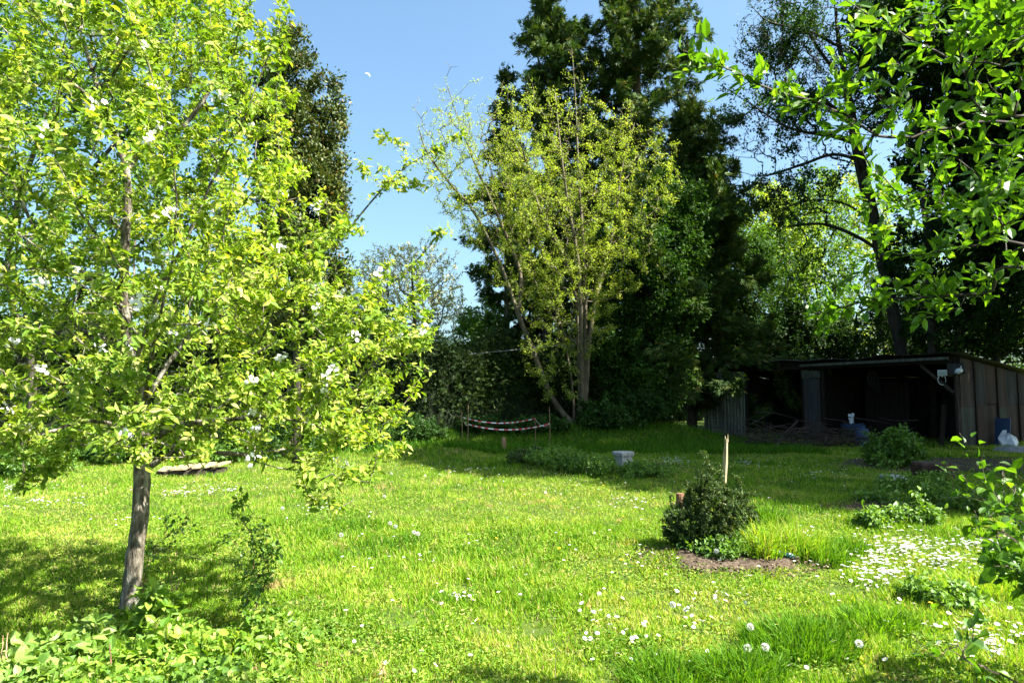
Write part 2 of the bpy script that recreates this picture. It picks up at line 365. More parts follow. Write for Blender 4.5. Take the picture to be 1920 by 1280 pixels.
nt.links.new(p.outputs[0], mx.inputs[1]); nt.links.new(t.outputs[0], mx.inputs[2]); nt.links.new(mx.outputs[0], out.inputs[0]); M['grass'] = mg
mb = MB()
for n, y0, y1, tm in ((260000, 3.0, 9.0, BLADE), (330000, 8.5, 34.0, BLADE1)):
    x, y = gpts(int(n * 1.35), y0, y1, .9 if y0 < 5 else .8); cn = .45 * vn(x, y, .07 + .0 ) + .55 * vn(x, y, .22); kp = rng.random(len(x)) < np.clip(.25 + 1.6 * (cn - .2), .12, 1); x, y, cn = x[kp], y[kp], cn[kp]; k = len(x); pt = patchy(x, y); dist = y
    h = (.035 + .03 * rng.random(k)) * (.35 + 1.5 * cn) * (1 + .7 * np.clip(-pt, -.3, .9)) * (1 + .5 * (dist > 9) * np.minimum(1, (dist - 9) / 12))
    lush = np.clip(-pt, 0, 1)
    rv = np.clip(.60 + .18 * pt + .25 * rng.normal(size=k) - .12 * lush + .5 * (vn(x, y, .45) - .5), 0, .95)
    brown = (vn(x + 9, y, .13) * vn(x, y + 5, .6) > .6) & (rng.random(k) < .65)
    rv = np.where(brown | (rng.random(k) < .035), 1.0, rv)
    d = np.stack([rng.normal(size=k) * .45 - .05, rng.normal(size=k) * .45, np.ones(k)], 1)
    nm = np.stack([rng.normal(size=k), rng.normal(size=k), 0.2 * np.ones(k)], 1)
    w = (.0035 + .0006 * dist) / h * (1 + .3 * rng.random(k))
    mb.leaves(tm, np.stack([x, y, gz(x, y) - .004], 1), d, nm, h, rv, wid=w)
tag(mb.build('grass', M['grass']), 'short sunlit lawn grass with daisies scattered through it', 'grass', kind='stuff')
# low clover / weed leaves
x, y = gpts(150000, 3.0, 22, 1.0); kp = (patchy(y * 1.3 + 5, x * 1.3) > .05) | (vn(x, y, .3) > .6); x = x[kp]; y = y[kp]; k = len(x); mb = MB()
mb.leaves(KITE, np.stack([x, y, gz(x, y) + .02 + .03 * rng.random(k)], 1), np.stack([rng.normal(size=k), rng.normal(size=k), .3 * rng.normal(size=k)], 1),
          np.array([[0, 0, 1.0]]) + .6 * rng.normal(size=(k, 3)), .016 + .016 * rng.random(k) + .0010 * y, wid=np.full(k, .8))
tag(mb.build('clover', M['lawnleaf']), 'small broad clover and weed leaves low in the lawn', 'ground cover', kind='stuff')
# mulch chips and dead leaves on the soil
mb = MB(); n = 2600; q = rng.integers(0, 2, n); a_ = rng.random(n) * 2 * PI; r_ = np.sqrt(rng.random(n))
sx = np.array([2.05, 5.2])[q] + np.array([.95, .8])[q] * r_ ** 1.2 * np.cos(a_); sy = np.array([6.6, 10.1])[q] + np.array([.48, .45])[q] * r_ * np.sin(a_)
mb.leaves(KITE, np.stack([sx, sy, gz(sx, sy) + .02 + .045 * rng.random(n)], 1), norm(rng.normal(size=(n, 3)) * np.array([1, 1, .3])), np.array([[0, 0, 1.0]]) + .5 * rng.normal(size=(n, 3)), .02 + .025 * rng.random(n), wid=np.full(n, .8))
M['chips'] = leafmat('wood_chip', [(0, (.03,.02,.012)), (.6, (.10,.07,.045)), (1, (.28,.22,.15))], .1, (1,1,1), .8, .1)
tag(mb.build('wood_chips', M['chips']), 'brown wood chips and dead leaves strewn on the bare soil', 'wood chips', kind='stuff')

def tuft(name, label, x, y, r, h, n, mat='grass', lo=.05, hi=.6, group=None, lean=.4, w=.006, cat='grass tuft'):
    mb = MB(); a = rng.random(n) * 2 * PI; rr = r * np.sqrt(rng.random(n)); bx = rr * np.cos(a); by = rr * np.sin(a)
    hh = h * (.5 + .6 * rng.random(n)) * (1 - .35 * rr / r); z0 = gz(x + bx, y + by) - gz(x, y) - .01
    out_ = np.stack([np.cos(a), np.sin(a), 0 * a], 1) * (rr / r)[:, None] * lean
    B = np.stack([bx, by, z0], 1); d1 = norm(np.array([[0, 0, 1.0]]) + out_ * .7 + .2 * rng.normal(size=(n, 3)) * np.array([1, 1, 0]))
    d2 = norm(d1 + out_ * 1.5 + .35 * rng.normal(size=(n, 3)) + np.array([-.1, 0, -.2])); sd = norm(np.cross(d1, rng.normal(size=(n, 3))))
    m1 = B + d1 * hh[:, None] * .55; tp = m1 + d2 * hh[:, None] * .45; ww = (w * (.6 + .8 * rng.random(n)))[:, None] * sd / 2
    V = np.stack([B - ww, B + ww, m1 + ww * .9, m1 - ww * .9, tp], 1).reshape(-1, 3); o = (np.arange(n) * 5)[:, None]
    mb.add(V, o + np.array([0, 1, 2, 3]), o + np.array([3, 2, 4]), r=np.repeat(lo + (hi - lo) * rng.random(n), 5))
    return tag(mb.build(name, M[mat], loc=(x, y, float(gz(x, y)))), label, cat, group)
TG = 'tufts of longer grass in the lawn'
for px, py, r, h, n, lab in ((1425, 1045, .20, .50, 700, 'tallest pale wispy grass touching the right side of the dark round bush'), (1480, 1040, .30, .48, 900, 'tall pale wispy grass right beside the dark round bush'),
        (1545, 1055, .22, .34, 500, 'tall wispy grass clump just left of the daisy carpet'),
        (1590, 1035, .22, .26, 420, 'dark green grass tuft at the top left of the daisy carpet'),
        (1500, 1215, .36, .26, 1500, 'broad dark green grass tuft in the lower right foreground'),
        (1390, 1265, .26, .24, 900, 'dark grass tuft at the bottom edge, right of centre'),
        (1640, 1175, .26, .22, 800, 'bright long grass tuft below the daisy carpet'),
        (1245, 1275, .26, .20, 700, 'low dark grass tuft at the bottom edge near the centre'),
        (1840, 1110, .35, .24, 1100, 'long yellow green grass tuft at the right edge of the lawn'),
        (1430, 985, .25, .42, 500, 'thin upright grass standing behind the dark round bush'),
        (870, 838, .55, .38, 900, 'bright grass tuft at the foot of the left tape poles'),
        (1150, 835, .5, .32, 800, 'shaded grass tuft behind the pale concrete block'),
        (930, 1000, .07, .09, 160, 'tiny dark grass tuft in the middle of the sunlit lawn'),
        (1075, 1010, .08, .10, 180, 'small dark grass tuft near the middle of the lawn, right of the tiny one'),
        (310, 1140, .3, .14, 700, 'grass tuft in the shade at the foot of the apple trunk')):
    g = ground_at(px, py); tuft('grass_tuft', lab, g[0], g[1], r, h, n, group=TG, lo=.3 if 'pale' in lab or 'yellow' in lab else 0, hi=1.0 if 'pale' in lab or 'yellow' in lab else (.42 if 'dark' in lab else .6), w=.006 + .0004 * g[1])
# taller rough grass along the far edges, tones darkened to deepen the shade there
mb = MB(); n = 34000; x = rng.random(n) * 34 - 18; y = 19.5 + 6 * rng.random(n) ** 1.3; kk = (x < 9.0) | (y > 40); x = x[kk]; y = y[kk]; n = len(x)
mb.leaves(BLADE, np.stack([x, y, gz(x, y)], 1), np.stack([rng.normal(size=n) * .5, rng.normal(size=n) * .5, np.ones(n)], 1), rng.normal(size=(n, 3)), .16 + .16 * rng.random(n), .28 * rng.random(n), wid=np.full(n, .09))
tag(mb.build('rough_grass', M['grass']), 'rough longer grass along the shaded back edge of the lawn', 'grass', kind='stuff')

# ------------------------------------------------------------------ flowers
def daisy_mesh(scale=1.0, petals=9):
    mb = MB(); h = .055
    mb.tube([[0, 0, 0], [.004, 0, h * .5], [0, 0, h]], [.0015, .0014, .0012], 3, m=2)
    a = np.arange(petals) * 2 * PI / petals
    d = np.stack([np.cos(a), np.sin(a), .12 + 0 * a], 1)
    mb.leaves(PETAL, np.tile([[0, 0, h]], (petals, 1)), d, np.tile([[0, 0, 1.0]], (petals, 1)), .0165 * scale, wid=np.full(petals, .75), m=0)
    mb.lathe([[0, h + .0055], [.004, h + .005], [.0056, h + .002], [.005, h - .001]], sides=8, m=1)
    return mb
dm = daisy_mesh(1.2).build('daisy', [M['white'], M['yellow'], M['stalk']]); dmesh = dm.data; bpy.data.objects.remove(dm)
def daisy_spots():
    S = []
    def blob(px, py, rx, ry, n):
        for _ in range(n):
            a = rng.random() * 2 * PI; r = abs(rng.normal()) * .75; g = ground_at(px + rx * r * math.cos(a), py + ry * r * math.sin(a)); S.append(g)
    blob(1700, 1035, 105, 38, 200); blob(1660, 1085, 95, 36, 120); blob(1770, 1060, 50, 16, 60); blob(1640, 1060, 40, 40, 70); blob(1830, 1030, 110, 18, 110)
    blob(1860, 1215, 70, 45, 100); blob(1750, 1185, 70, 30, 12); blob(850, 1130, 60, 16, 26); blob(1110, 1160, 70, 25, 16); blob(790, 1055, 30, 10, 7)
    blob(1350, 1120, 50, 18, 14); blob(1300, 1175, 50, 20, 10); blob(1190, 945, 55, 14, 28); blob(1150, 1190, 90, 20, 12)
    blob(350, 928, 90, 18, 60); blob(70, 945, 110, 22, 60); blob(190, 985, 110, 12, 12); blob(430, 925, 60, 12, 30); blob(880, 885, 60, 12, 35)
    blob(600, 960, 60, 15, 20); blob(20, 920, 30, 10, 30); blob(1270, 868, 50, 12, 90); blob(1400, 870, 60, 14, 60); blob(1540, 890, 60, 12, 40); blob(1640, 860, 110, 12, 40)
    blob(1510, 1010, 30, 15, 14)
    for _ in range(150):
        S.append(ground_at(rng.uniform(620, 1900), rng.uniform(940, 1275)))
    for _ in range(90): S.append(ground_at(rng.uniform(400, 1700), rng.uniform(860, 940)))
    return [s for s in S if s[1] < 24]
S = sorted(daisy_spots(), key=lambda g: g[1])
for g in S[:300]:
    o = bpy.data.objects.new('daisy', dmesh); COL.objects.link(o); o.location = (g[0], g[1], g[2]); s_ = rng.uniform(.62, 1.0); o.scale = (s_, s_, rng.uniform(.8, 1.2))
    o.rotation_euler = (rng.normal() * .35 + .1, rng.normal() * .35 + .12, rng.random() * 6.3)
    tag(o, 'small white daisy with a yellow centre open in the lawn', 'daisy', 'daisies in the lawn')
mb = MB(); R = np.array(S[300:]); petals = 6
for g in R:
    a = np.arange(petals) * 2 * PI / petals + rng.random(); h = .05 + .03 * rng.random(); tl = rng.normal(size=2) * .15
    d = np.stack([np.cos(a), np.sin(a), .1 + tl[0] * np.cos(a) + tl[1] * np.sin(a)], 1)
    mb.leaves(KITE, np.tile([g + np.array([0, 0, h])], (petals, 1)), d, np.tile([[0, 0, 1.0]], (petals, 1)), .0145 + .00055 * g[1], wid=np.full(petals, 1.2), m=0)
    mb.tube([g, g + np.array([0, 0, h])], .0015, 3, m=1, cap=False)
tag(mb.build('distant_daisies', [M['white'], M['stalk']]), 'white daisies scattered over the farther and shaded lawn', 'daisies', kind='stuff')
mb = MB(); h = .075; mb.tube([[0, 0, 0], [.003, 0, h]], .002, 4, m=1)
for el, nn, sz in ((.15, 14, .018), (.6, 11, .014), (1.1, 7, .010)):
    a = np.arange(nn) * 2 * PI / nn + el; d = np.stack([np.cos(a) * math.cos(el), np.sin(a) * math.cos(el), math.sin(el) + 0 * a], 1)
    mb.leaves(KITE, np.tile([[0, 0, h]], (nn, 1)), d, np.tile([[0, 0, 1.0]], (nn, 1)), sz, wid=np.full(nn, .6))
o = mb.build('dandelion', [M['yellow'], M['stalk']]); dd = o.data; bpy.data.objects.remove(o)
for px, py in [(985,941),(1035,947),(1057,949),(865,946),(868,947),(1168,981),(1168,1068),(923,1022),(1050,1042),(840,868),(700,870),(655,893),(1160,902),(1164,905),(1130,918),
               (1545,953),(1690,933),(1745,1105),(1742,1152),(1745,1248),(1865,1205),(1270,885),(1235,874),(1245,878),(1585,891),(1465,893),(1430,890),(640,930),(760,1000),(1380,1000),(1080,935),(890,868)]:
    g = ground_at(px, py); o = bpy.data.objects.new('dandelion', dd); COL.objects.link(o); o.location = tuple(g); o.rotation_euler = (rng.normal() * .15 + .15, rng.normal() * .15, rng.random() * 6)
    o.scale = (1.15,) * 3; tag(o, 'yellow dandelion flower open in the grass', 'dandelion', 'yellow dandelions in the lawn')
mb = MB(); h = .14; mb.tube([[0, 0, 0], [.006, 0, h * .5], [0, 0, h]], .0018, 4, m=1); nn = 170; d = norm(rng.normal(size=(nn, 3)))
mb.leaves(KITE, np.tile([[0, 0, h]], (nn, 1)) + d * .012, d, rng.normal(size=(nn, 3)), .014, wid=np.full(nn, .7))
o = mb.build('dandelion_clock', [M['fluff'], M['stalk']]); dc = o.data; bpy.data.objects.remove(o)
for px, py in [(728,1003),(742,1010),(779,1022),(787,1025),(643,1026),(723,948),(795,905),(731,900),(1345,1062),(1025,940),(1410,1215),(1405,1260),(1430,1258),(1595,1245),(532,972),(1260,1170)]:
    g = ground_at(px, py); o = bpy.data.objects.new('dandelion_clock', dc); COL.objects.link(o); o.location = tuple(g); o.rotation_euler = (rng.normal() * .1, rng.normal() * .1, rng.random() * 6)
    tag(o, 'round white dandelion seed head on a thin stalk', 'dandelion clock', 'dandelion seed heads in the lawn')

# ------------------------------------------------------------------ apple tree
base = ground_at(238, 1145); bx, by, bz = base; YA = by
def ap(px, py, dy=0): return at(px, py, YA + dy)
limbs = [[base + [0, 0, -.1], ap(252, 1060), ap(262, 960), ap(268, 865, .05), ap(265, 760, .1), ap(240, 640, .15), ap(232, 560, .1), ap(235, 460, 0), ap(236, 320, -.05), ap(205, 230, -.1), ap(150, 60, -.1)],
         [ap(236, 320, -.05), ap(285, 262, .1), ap(345, 235, .2), ap(420, 120, .3), ap(470, 0, .3)],
         [ap(230, 580, .1), ap(190, 540, -.2), ap(120, 480, -.4), ap(60, 415, -.6), ap(20, 330, -.7)],
         [ap(268, 840, .05), ap(330, 800, -.3), ap(400, 790, -.5), ap(500, 780, -.7), ap(600, 800, -.8), ap(680, 840, -.9)],
         [ap(268, 760, .1), ap(330, 660, .3), ap(420, 560, .5), ap(520, 500, .7), ap(640, 440, .8), ap(740, 330, .8), ap(860, 255, .8)],
         [ap(250, 690, .1), ap(300, 540, -.2), ap(350, 450, -.4), ap(400, 330, -.5), ap(450, 240, -.6), ap(520, 60, -.7)],
         [ap(268, 800, .1), ap(380, 720, .6), ap(520, 640, 1.0), ap(660, 580, 1.2), ap(770, 500, 1.3), ap(830, 430, 1.3)],
         [ap(268, 830, .05), ap(200, 790, -.4), ap(120, 800, -.7), ap(40, 830, -.9)],
         [ap(262, 740, .1), ap(160, 650, .6), ap(60, 560, 1.0), ap(-60, 480, 1.2)],
         [ap(268, 780, .05), ap(420, 740, -.6), ap(560, 690, -1.0), ap(700, 640, -1.1)],
         [ap(262, 800, .05), ap(290, 640, -1.0), ap(330, 420, -1.5), ap(300, 200, -1.7), ap(240, 20, -1.7), ap(225, -60, -1.7)],
         [ap(290, 640, -1.0), ap(400, 480, -1.4), ap(440, 300, -1.5), ap(405, 90, -1.6), ap(390, -30, -1.6)],
         [ap(330, 420, -1.5), ap(410, 560, -1.4), ap(520, 380, -1.2), ap(515, 200, -1.1), ap(540, 20, -1.0)],
         [ap(240, 650, .1), ap(250, 520, .8), ap(260, 380, 1.3), ap(300, 200, 1.6)]]
lob = []
for px, py, dy, rx, ry, rd in ((300, 640, 0, 430, 215, 1.9), (260, 420, 0, 400, 230, 1.8), (230, 180, 0, 350, 240, 1.5), (170, -20, 0, 320, 190, 1.2), (620, 620, .1, 210, 180, 1.2), (610, 800, -.5, 150, 110, .7), (330, 770, -.3, 330, 90, 1.5), (690, 680, .2, 120, 130, .8),
                        (100, 820, -.6, 150, 60, .6), (60, 760, -.3, 150, 90, 1.0), (600, 880, -.7, 90, 45, .4), (700, 330, .8, 90, 60, .3), (330, 60, .3, 190, 160, .8)):
    lob.append((px, py, YA + dy, rx, ry, rd))
T = lobes_pts(lob, 1900, .5)
T = T[T[:, 1] > 1.9]
# long arching shoots out of the crown
ex = [ap(x_, y_, d_) for x_, y_, d_ in ((600,900,-.8),(560,880,-.8),(640,950,-.8),(700,880,-.6),(590,930,-.8),(670,900,-.7),(740,850,-.5),(30,930,-.9),(70,900,-.9),(760,790,-.3),(760,280,.8),(830,290,.8),(868,250,.8),(800,420,1.2),(845,435,1.2),(790,500,1.2),(700,240,.7),(780,345,.9),(530,20,-.7),(525,-40,-.7),(490,60,-.6),(660,930,-.7),(640,900,-.8),(750,820,-.4),(810,700,-.2),(800,620,0),(40,905,-.9),(110,880,-.8),(720,260,.8),(815,330,.8))]
root, s = tree('apple_tree', 'leafy bright green apple tree with white blossom in the left foreground', 'tree', base, limbs, np.vstack([T, np.array(ex)]), 0, .05, 'apple', 'applebark',
               rtip=.003, expo=2.42, tscale=1.15, bf=.25, step=.16, jit=.35, lift=.06, leafr=.02, rough=.035, flare=1.25, rscale=1.0)
p_, d_ = s.twigs(12800, .0105); mb = MB()
rosettes(mb, LEAF, p_, d_, 6, .043, .76, .02, .5, .3); mb.build('crown', M['apple'], root, origin=base)
# blossom clusters
mb = MB()
for k in range(7):
    c0 = rng.normal(size=3) * .022; nr = norm(rng.normal(size=3) * .6 + [0, -.3, .5]); u_ = norm(np.cross(nr, [1, .2, 0])); w_ = np.cross(nr, u_)
    a = np.arange(5) * 2 * PI / 5; d = np.cos(a)[:, None] * u_ + np.sin(a)[:, None] * w_ + nr * .25
    mb.leaves(PETAL, np.tile([c0], (5, 1)), d, np.tile([nr], (5, 1)), .017, wid=np.full(5, 1.0))
o = mb.build('blossom', M['white']); bl = o.data; bpy.data.objects.remove(o)
p_, d_ = s.twigs(400, .008); near = np.argsort(p_[:, 1] + rng.random(len(p_)) * 3)[:98]
for k in near:
    o = bpy.data.objects.new('blossom', bl); COL.objects.link(o); o.parent = root; o.location = tuple(p_[k] + rng.normal(size=3) * .03 + [0, -.05, .03] - base); o.rotation_euler = tuple(rng.random(3) * 6); o.scale = (rng.uniform(.7, 1.3),) * 3
# moss / shoots at the trunk: one twiggy sucker
g = ground_at(285, 1100)

# ------------------------------------------------------------------ generic trees
def simple_limbs(base, top, lean=(0, 0), n=4, wob=.25):
    t = np.linspace(0, 1, n + 1)[:, None]; P = np.array(base) * (1 - t) + np.array(top) * t; P[1:-1, :2] += rng.normal(size=(n - 1, 2)) * wob; return P
def gb(px, Y, sink=.1):
    x = (px - 960) / F * Y * 1.0; return np.array([x, Y, float(gz(x, Y)) - sink])

# hazel-like many stemmed tree, centre
YH = 26.0; hb = gb(1075, YH)
def hp(px, py, dy=0): return at(px, py, YH + dy)
hl = [[hb, hp(1035, 745), hp(1000, 660), hp(972, 590), hp(940, 500), hp(890, 400), hp(840, 340), hp(800, 285), hp(785, 240)],
      [hp(972, 590), hp(975, 510, .3), hp(940, 420, .5), hp(900, 330, .8), hp(865, 240, 1), hp(835, 150, 1)],
      [hb + [.25, .1, 0], hp(1085, 680, .2), hp(1080, 560, .4), hp(1055, 480, .3), hp(1015, 400, 0), hp(985, 300, -.3), hp(965, 210, -.4)],
      [hb + [.3, -.1, 0], hp(1090, 650, -.3), hp(1085, 500, -.5), hp(1065, 380, -.7), hp(1050, 270, -.8), hp(1040, 170, -.8)],
      [hb + [.4, 0, 0], hp(1098, 640, 0), hp(1095, 480, .2), hp(1085, 330, .5), hp(1080, 200, .8), hp(1072, 90, .9)],
      [hb + [.4, 0, 0], hp(1110, 600, .2), hp(1150, 430, .3), hp(1165, 320, .3), hp(1190, 230, .3)],
      [hb + [.1, .2, 0], hp(1060, 650, 1), hp(1000, 520, 1.4), hp(985, 420, 1.7), hp(940, 300, 2), hp(915, 200, 2)]]
hlob = [(880, 300, YH, 110, 130, 1.6), (990, 300, YH, 130, 150, 2.2), (1060, 400, YH, 130, 150, 2.0), (1190, 330, YH, 90, 110, 1.6), (840, 250, YH + .5, 60, 80, 1.2), (1010, 480, YH, 110, 90, 1.6), (1080, 200, YH + .5, 50, 80, .9),
        (1040, 650, YH - .6, 70, 110, .9), (930, 430, YH, 80, 60, 1.2), (1140, 240, YH, 60, 60, 1), (1150, 470, YH - .3, 80, 110, 1.5), (1085, 560, YH - .4, 80, 110, 1.4)]
hex_ = [hp(x_, y_, d_) for x_, y_, d_ in ((860,125,.8),(835,118,.9),(812,165,.6),(900,150,.8),(770,200,.3),(785,180,.3),(1058,95,.8),(1095,105,.8),(1120,120,.6),(945,150,.4),(990,140,.2))]
hroot, hs = tree('hazel_tree', 'tall many stemmed tree with fine yellow green spring leaves in the centre', 'tree', hb, hl, np.vstack([lobes_pts(hlob, 2700, .35), np.array(hex_)]), 0, .1, 'hazel', 'palebark', tscale=1.2, rtip=.0085, expo=2.6,
                 bf=.12, step=.5, jit=.35, lift=.1, ntrunk=1)
p_, d_ = hs.twigs(18000, .022); gk = (rng.random(len(p_)) < np.clip(1.1 - (p_[:, 2] - 8) * .13, .15, 1) * np.clip(1.1 + .6 * (np.sin(p_[:, 0] * 2.1) + np.sin(p_[:, 2] * 1.7 + 1) * np.sin(p_[:, 1] * 2.2)), .12, 1)); mb = MB(); rosettes(mb, KITE, p_[gk], d_[gk], 5, .066, .95, .06); mb.build('crown', M['hazel'], hroot, origin=hb)

# cypresses
def cypress(name, label, px, Y, pytop, halfpx, pybase, n=900, nleaf=30000, seed=0, shape=.8, size=.30, group='tall dark cypresses behind the hazel', off=0, mat='conifer', gaps=.25, zlow=1.0):
    b = gb(px, Y, .2); top = at(px + off, pytop, Y); H = top[2] - b[2]; Rm = halfpx * Y / F
    nb = n // 8; zk = zlow / H + (rng.random(nb) ** .8) * (.985 - zlow / H); ak = rng.random(nb) * 2 * PI; prof = (1 - zk) ** shape + .03
    Lk = Rm * prof * np.clip(.85 + gaps * rng.normal(size=nb), .35, 1.3); T = []
    for k in range(nb):
        m_ = 8; f = rng.uniform(.25, 1.0, m_); f[0] = 1.0; dd = np.array([math.cos(ak[k]), math.sin(ak[k]), rng.uniform(-.05, .45)]); ax = b * (1 - zk[k]) + top * zk[k]
        T.append(ax + dd * (Lk[k] * f)[:, None] + rng.normal(size=(m_, 3)) * (.10 * Lk[k] * f)[:, None] + np.array([0, 0, -.12]) * (Lk[k] * f * f)[:, None])
    T = np.vstack(T)
    limbs = [np.array([b * (1 - q) + top * q + rng.normal(size=3) * .06 * (0 < q < 1) for q in np.linspace(0, 1, 8)])]
    root = empty(name, b, label, 'conifer', group); s = Skel(); s.limb(limbs[0], 6); s.grow(T, .12, .7, .15, .06); s.radii(.014, 2.2)
    mb = MB(); s.mesh(mb, s.chains[:1], 10, .03); mb.build('trunk', M['bark'], root, origin=b, smooth=True)
    mb = MB(); s.mesh(mb, s.chains[1:], 6); mb.build('branches', M['bark'], root, origin=b)
    p, d = s.twigs(nleaf, .045); mb = MB(); foliage(mb, SPRAY, p, d, size, spread=.13, up=.6, rnd=.9, droop=.3, along=.9, var=.35); mb.build('crown', M[mat], root, origin=b)
    return root
cypress('cypress', 'tall dark cypress left of its twin, top cut by the frame', 1030, 34, -45, 200, 700, 1500, 36000, shape=.74, gaps=.36)
cypress('cypress', 'tallest dark cypress, just right of the one behind the hazel', 1190, 33, -110, 262, 700, 2300, 56000, shape=.76, gaps=.36)
cypress('cypress', 'lower dark cypress on the right shoulder of the cypress group', 1295, 32, 190, 150, 700, 1200, 30000, shape=.6, gaps=.3)
cypress('cypress', 'small dark cypress peeping out left of the cypress group', 950, 35, 130, 75, 700, 500, 10000, shape=.6)

# left background
b = gb(62, 17); bp = lambda px, py, d=0: at(px, py, 17 + d)
tree('maple_tree', 'green broadleaf tree with a dark leaning trunk behind the apple tree', 'tree', b, [[b, bp(60, 690), bp(30, 600), bp(15, 500), bp(40, 350), bp(120, 150), bp(150, 0)], [bp(15, 500), bp(120, 380, .5), bp(230, 250, 1), bp(330, 120, 1)]],
     lobes_pts([(80, 330, 17, 260, 260, 3.2), (150, 50, 17.3, 280, 200, 2.2), (330, 120, 18.2, 150, 180, 1.6), (380, 300, 18.2, 100, 150, 1.2), (330, 480, 17.6, 170, 120, 1.5), (60, 560, 17.3, 120, 90, 1.2)], 900), 44000, .12, 'mid', 'darkbark', rtip=.008, step=.5, leafr=.035, fol=dict(spread=.1))
b = gb(560, 17); 
tree('holly_tree', 'dark bronze leaved evergreen tree against the sky right of the apple crown', 'tree', b, [[b, at(555, 600, 17), at(540, 350, 17), at(535, 80, 17)]],
     lobes_pts([(545, 130, 17, 48, 75, .8), (545, 260, 17, 75, 90, 1.1), (600, 330, 17, 60, 60, 1), (480, 200, 17.3, 40, 60, .8), (640, 250, 17, 20, 20, .4), (615, 150, 17, 22, 22, .4), (590, 230, 17, 55, 50, .8), (570, 380, 17, 85, 110, 1.3), (550, 520, 17, 110, 110, 1.5), (625, 200, 17, 25, 30, .4), (630, 300, 17, 25, 35, .5), (530, 100, 17, 35, 45, .4)], 650, .7), 64000, .088, 'bronze', 'darkbark', rtip=.008, step=.4, leafr=.04, fol=dict(spread=.1, up=.6, droop=-.25, var=.35), lift=.02)
b = gb(780, 38)
tree('bare_tree', 'pale twiggy tree just coming into bud against the sky, left of the hazel', 'tree', b, [[b, at(778, 640, 38), at(775, 560, 38), at(770, 470, 38)]],
     lobes_pts([(770, 540, 38, 105, 95, 2.4), (720, 520, 38, 70, 60, 2), (820, 580, 38, 60, 60, 2)], 1700, .5), 12000, .11, 'pale', 'palebark', rtip=.009, expo=2.3, bf=.15, step=.5, leafr=.03, jit=.3)
b = gb(880, 33)
tree('elder_tree', 'bright green small tree lit above the hedge, left of the hazel stems', 'tree', b, [[b, at(880, 700, 33), at(885, 640, 33)]],
     lobes_pts([(880, 660, 33, 65, 55, 1.6), (905, 610, 33, 45, 45, 1.2), (850, 700, 33, 70, 50, 1.4)], 350), 14000, .14, 'mid', 'bark', rtip=.01, step=.4, leafr=.05, fol=dict(spread=.12))
b = gb(700, 26)
tree('yew_tree', 'dark evergreen tree behind the right side of the apple crown', 'tree', b, [[b, at(700, 640, 26), at(700, 520, 26)]],
     lobes_pts([(700, 670, 26, 95, 75, 1.8), (690, 600, 26, 50, 50, 1.2), (560, 640, 27, 120, 90, 1.8)], 500, .7), 22000, .17, 'conifer', 'darkbark', tmpl=SPRAY, rtip=.012, step=.5, leafr=.06, fol=dict(spread=.12))
b = gb(430, 30)
tree('ash_tree', 'sunlit yellowish tree far off seen through the left of the apple tree', 'tree', b, [[b, at(430, 640, 30), at(430, 500, 30)]],
     lobes_pts([(120, 640, 36, 140, 60, 2.5), (300, 600, 34, 200, 90, 2.5), (480, 520, 30, 150, 130, 2.5)], 450), 16000, .19, 'hazel', 'bark', rtip=.012, step=.7, leafr=.06, fol=dict(spread=.16))

# trees behind and beside the shed
def dark_broad(name, label, px, Y, lobes, n, nl, mat='dark', size=.15, limbs=None, bark='darkbark', group='trees behind the shed', tm=KITE, rtip=.01, **kw):
    b = gb(px, Y); l0 = limbs or [[b, at(px, lobes[0][1] + lobes[0][4], Y), at(px + 6, lobes[0][1], Y)]]
    return tree(name, label, 'tree', b, l0, lobes_pts(lobes, n, .6), nl, size, mat, bark, tmpl=tm, rtip=rtip, step=.6, leafr=kw.pop('leafr', .05), fol=dict(spread=.14), group=group, **kw)
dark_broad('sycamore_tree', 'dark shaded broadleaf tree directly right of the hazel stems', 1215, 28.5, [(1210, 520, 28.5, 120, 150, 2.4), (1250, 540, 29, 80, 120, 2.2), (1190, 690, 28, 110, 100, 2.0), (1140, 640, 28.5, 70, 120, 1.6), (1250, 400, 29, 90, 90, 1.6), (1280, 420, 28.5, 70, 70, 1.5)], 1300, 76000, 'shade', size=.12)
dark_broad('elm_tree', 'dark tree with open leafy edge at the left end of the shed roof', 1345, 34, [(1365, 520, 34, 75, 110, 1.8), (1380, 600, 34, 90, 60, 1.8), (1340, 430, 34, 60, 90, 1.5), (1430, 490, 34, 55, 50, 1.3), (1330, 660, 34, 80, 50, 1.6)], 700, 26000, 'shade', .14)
b = gb(1440, 46)
tree('lime_tree', 'glowing yellow green tree in full sun far behind the shed', 'tree', b, [[b, at(1445, 620, 46), at(1450, 450, 46)]],
     lobes_pts([(1430, 400, 46, 65, 60, 2.2), (1500, 420, 46, 55, 60, 2), (1400, 430, 46, 40, 60, 1.6), (1460, 500, 46, 90, 60, 2.4)], 420), 17000, .22, 'bright', 'palebark', rtip=.012, step=.7, leafr=.06, fol=dict(spread=.16), group='trees behind the shed')
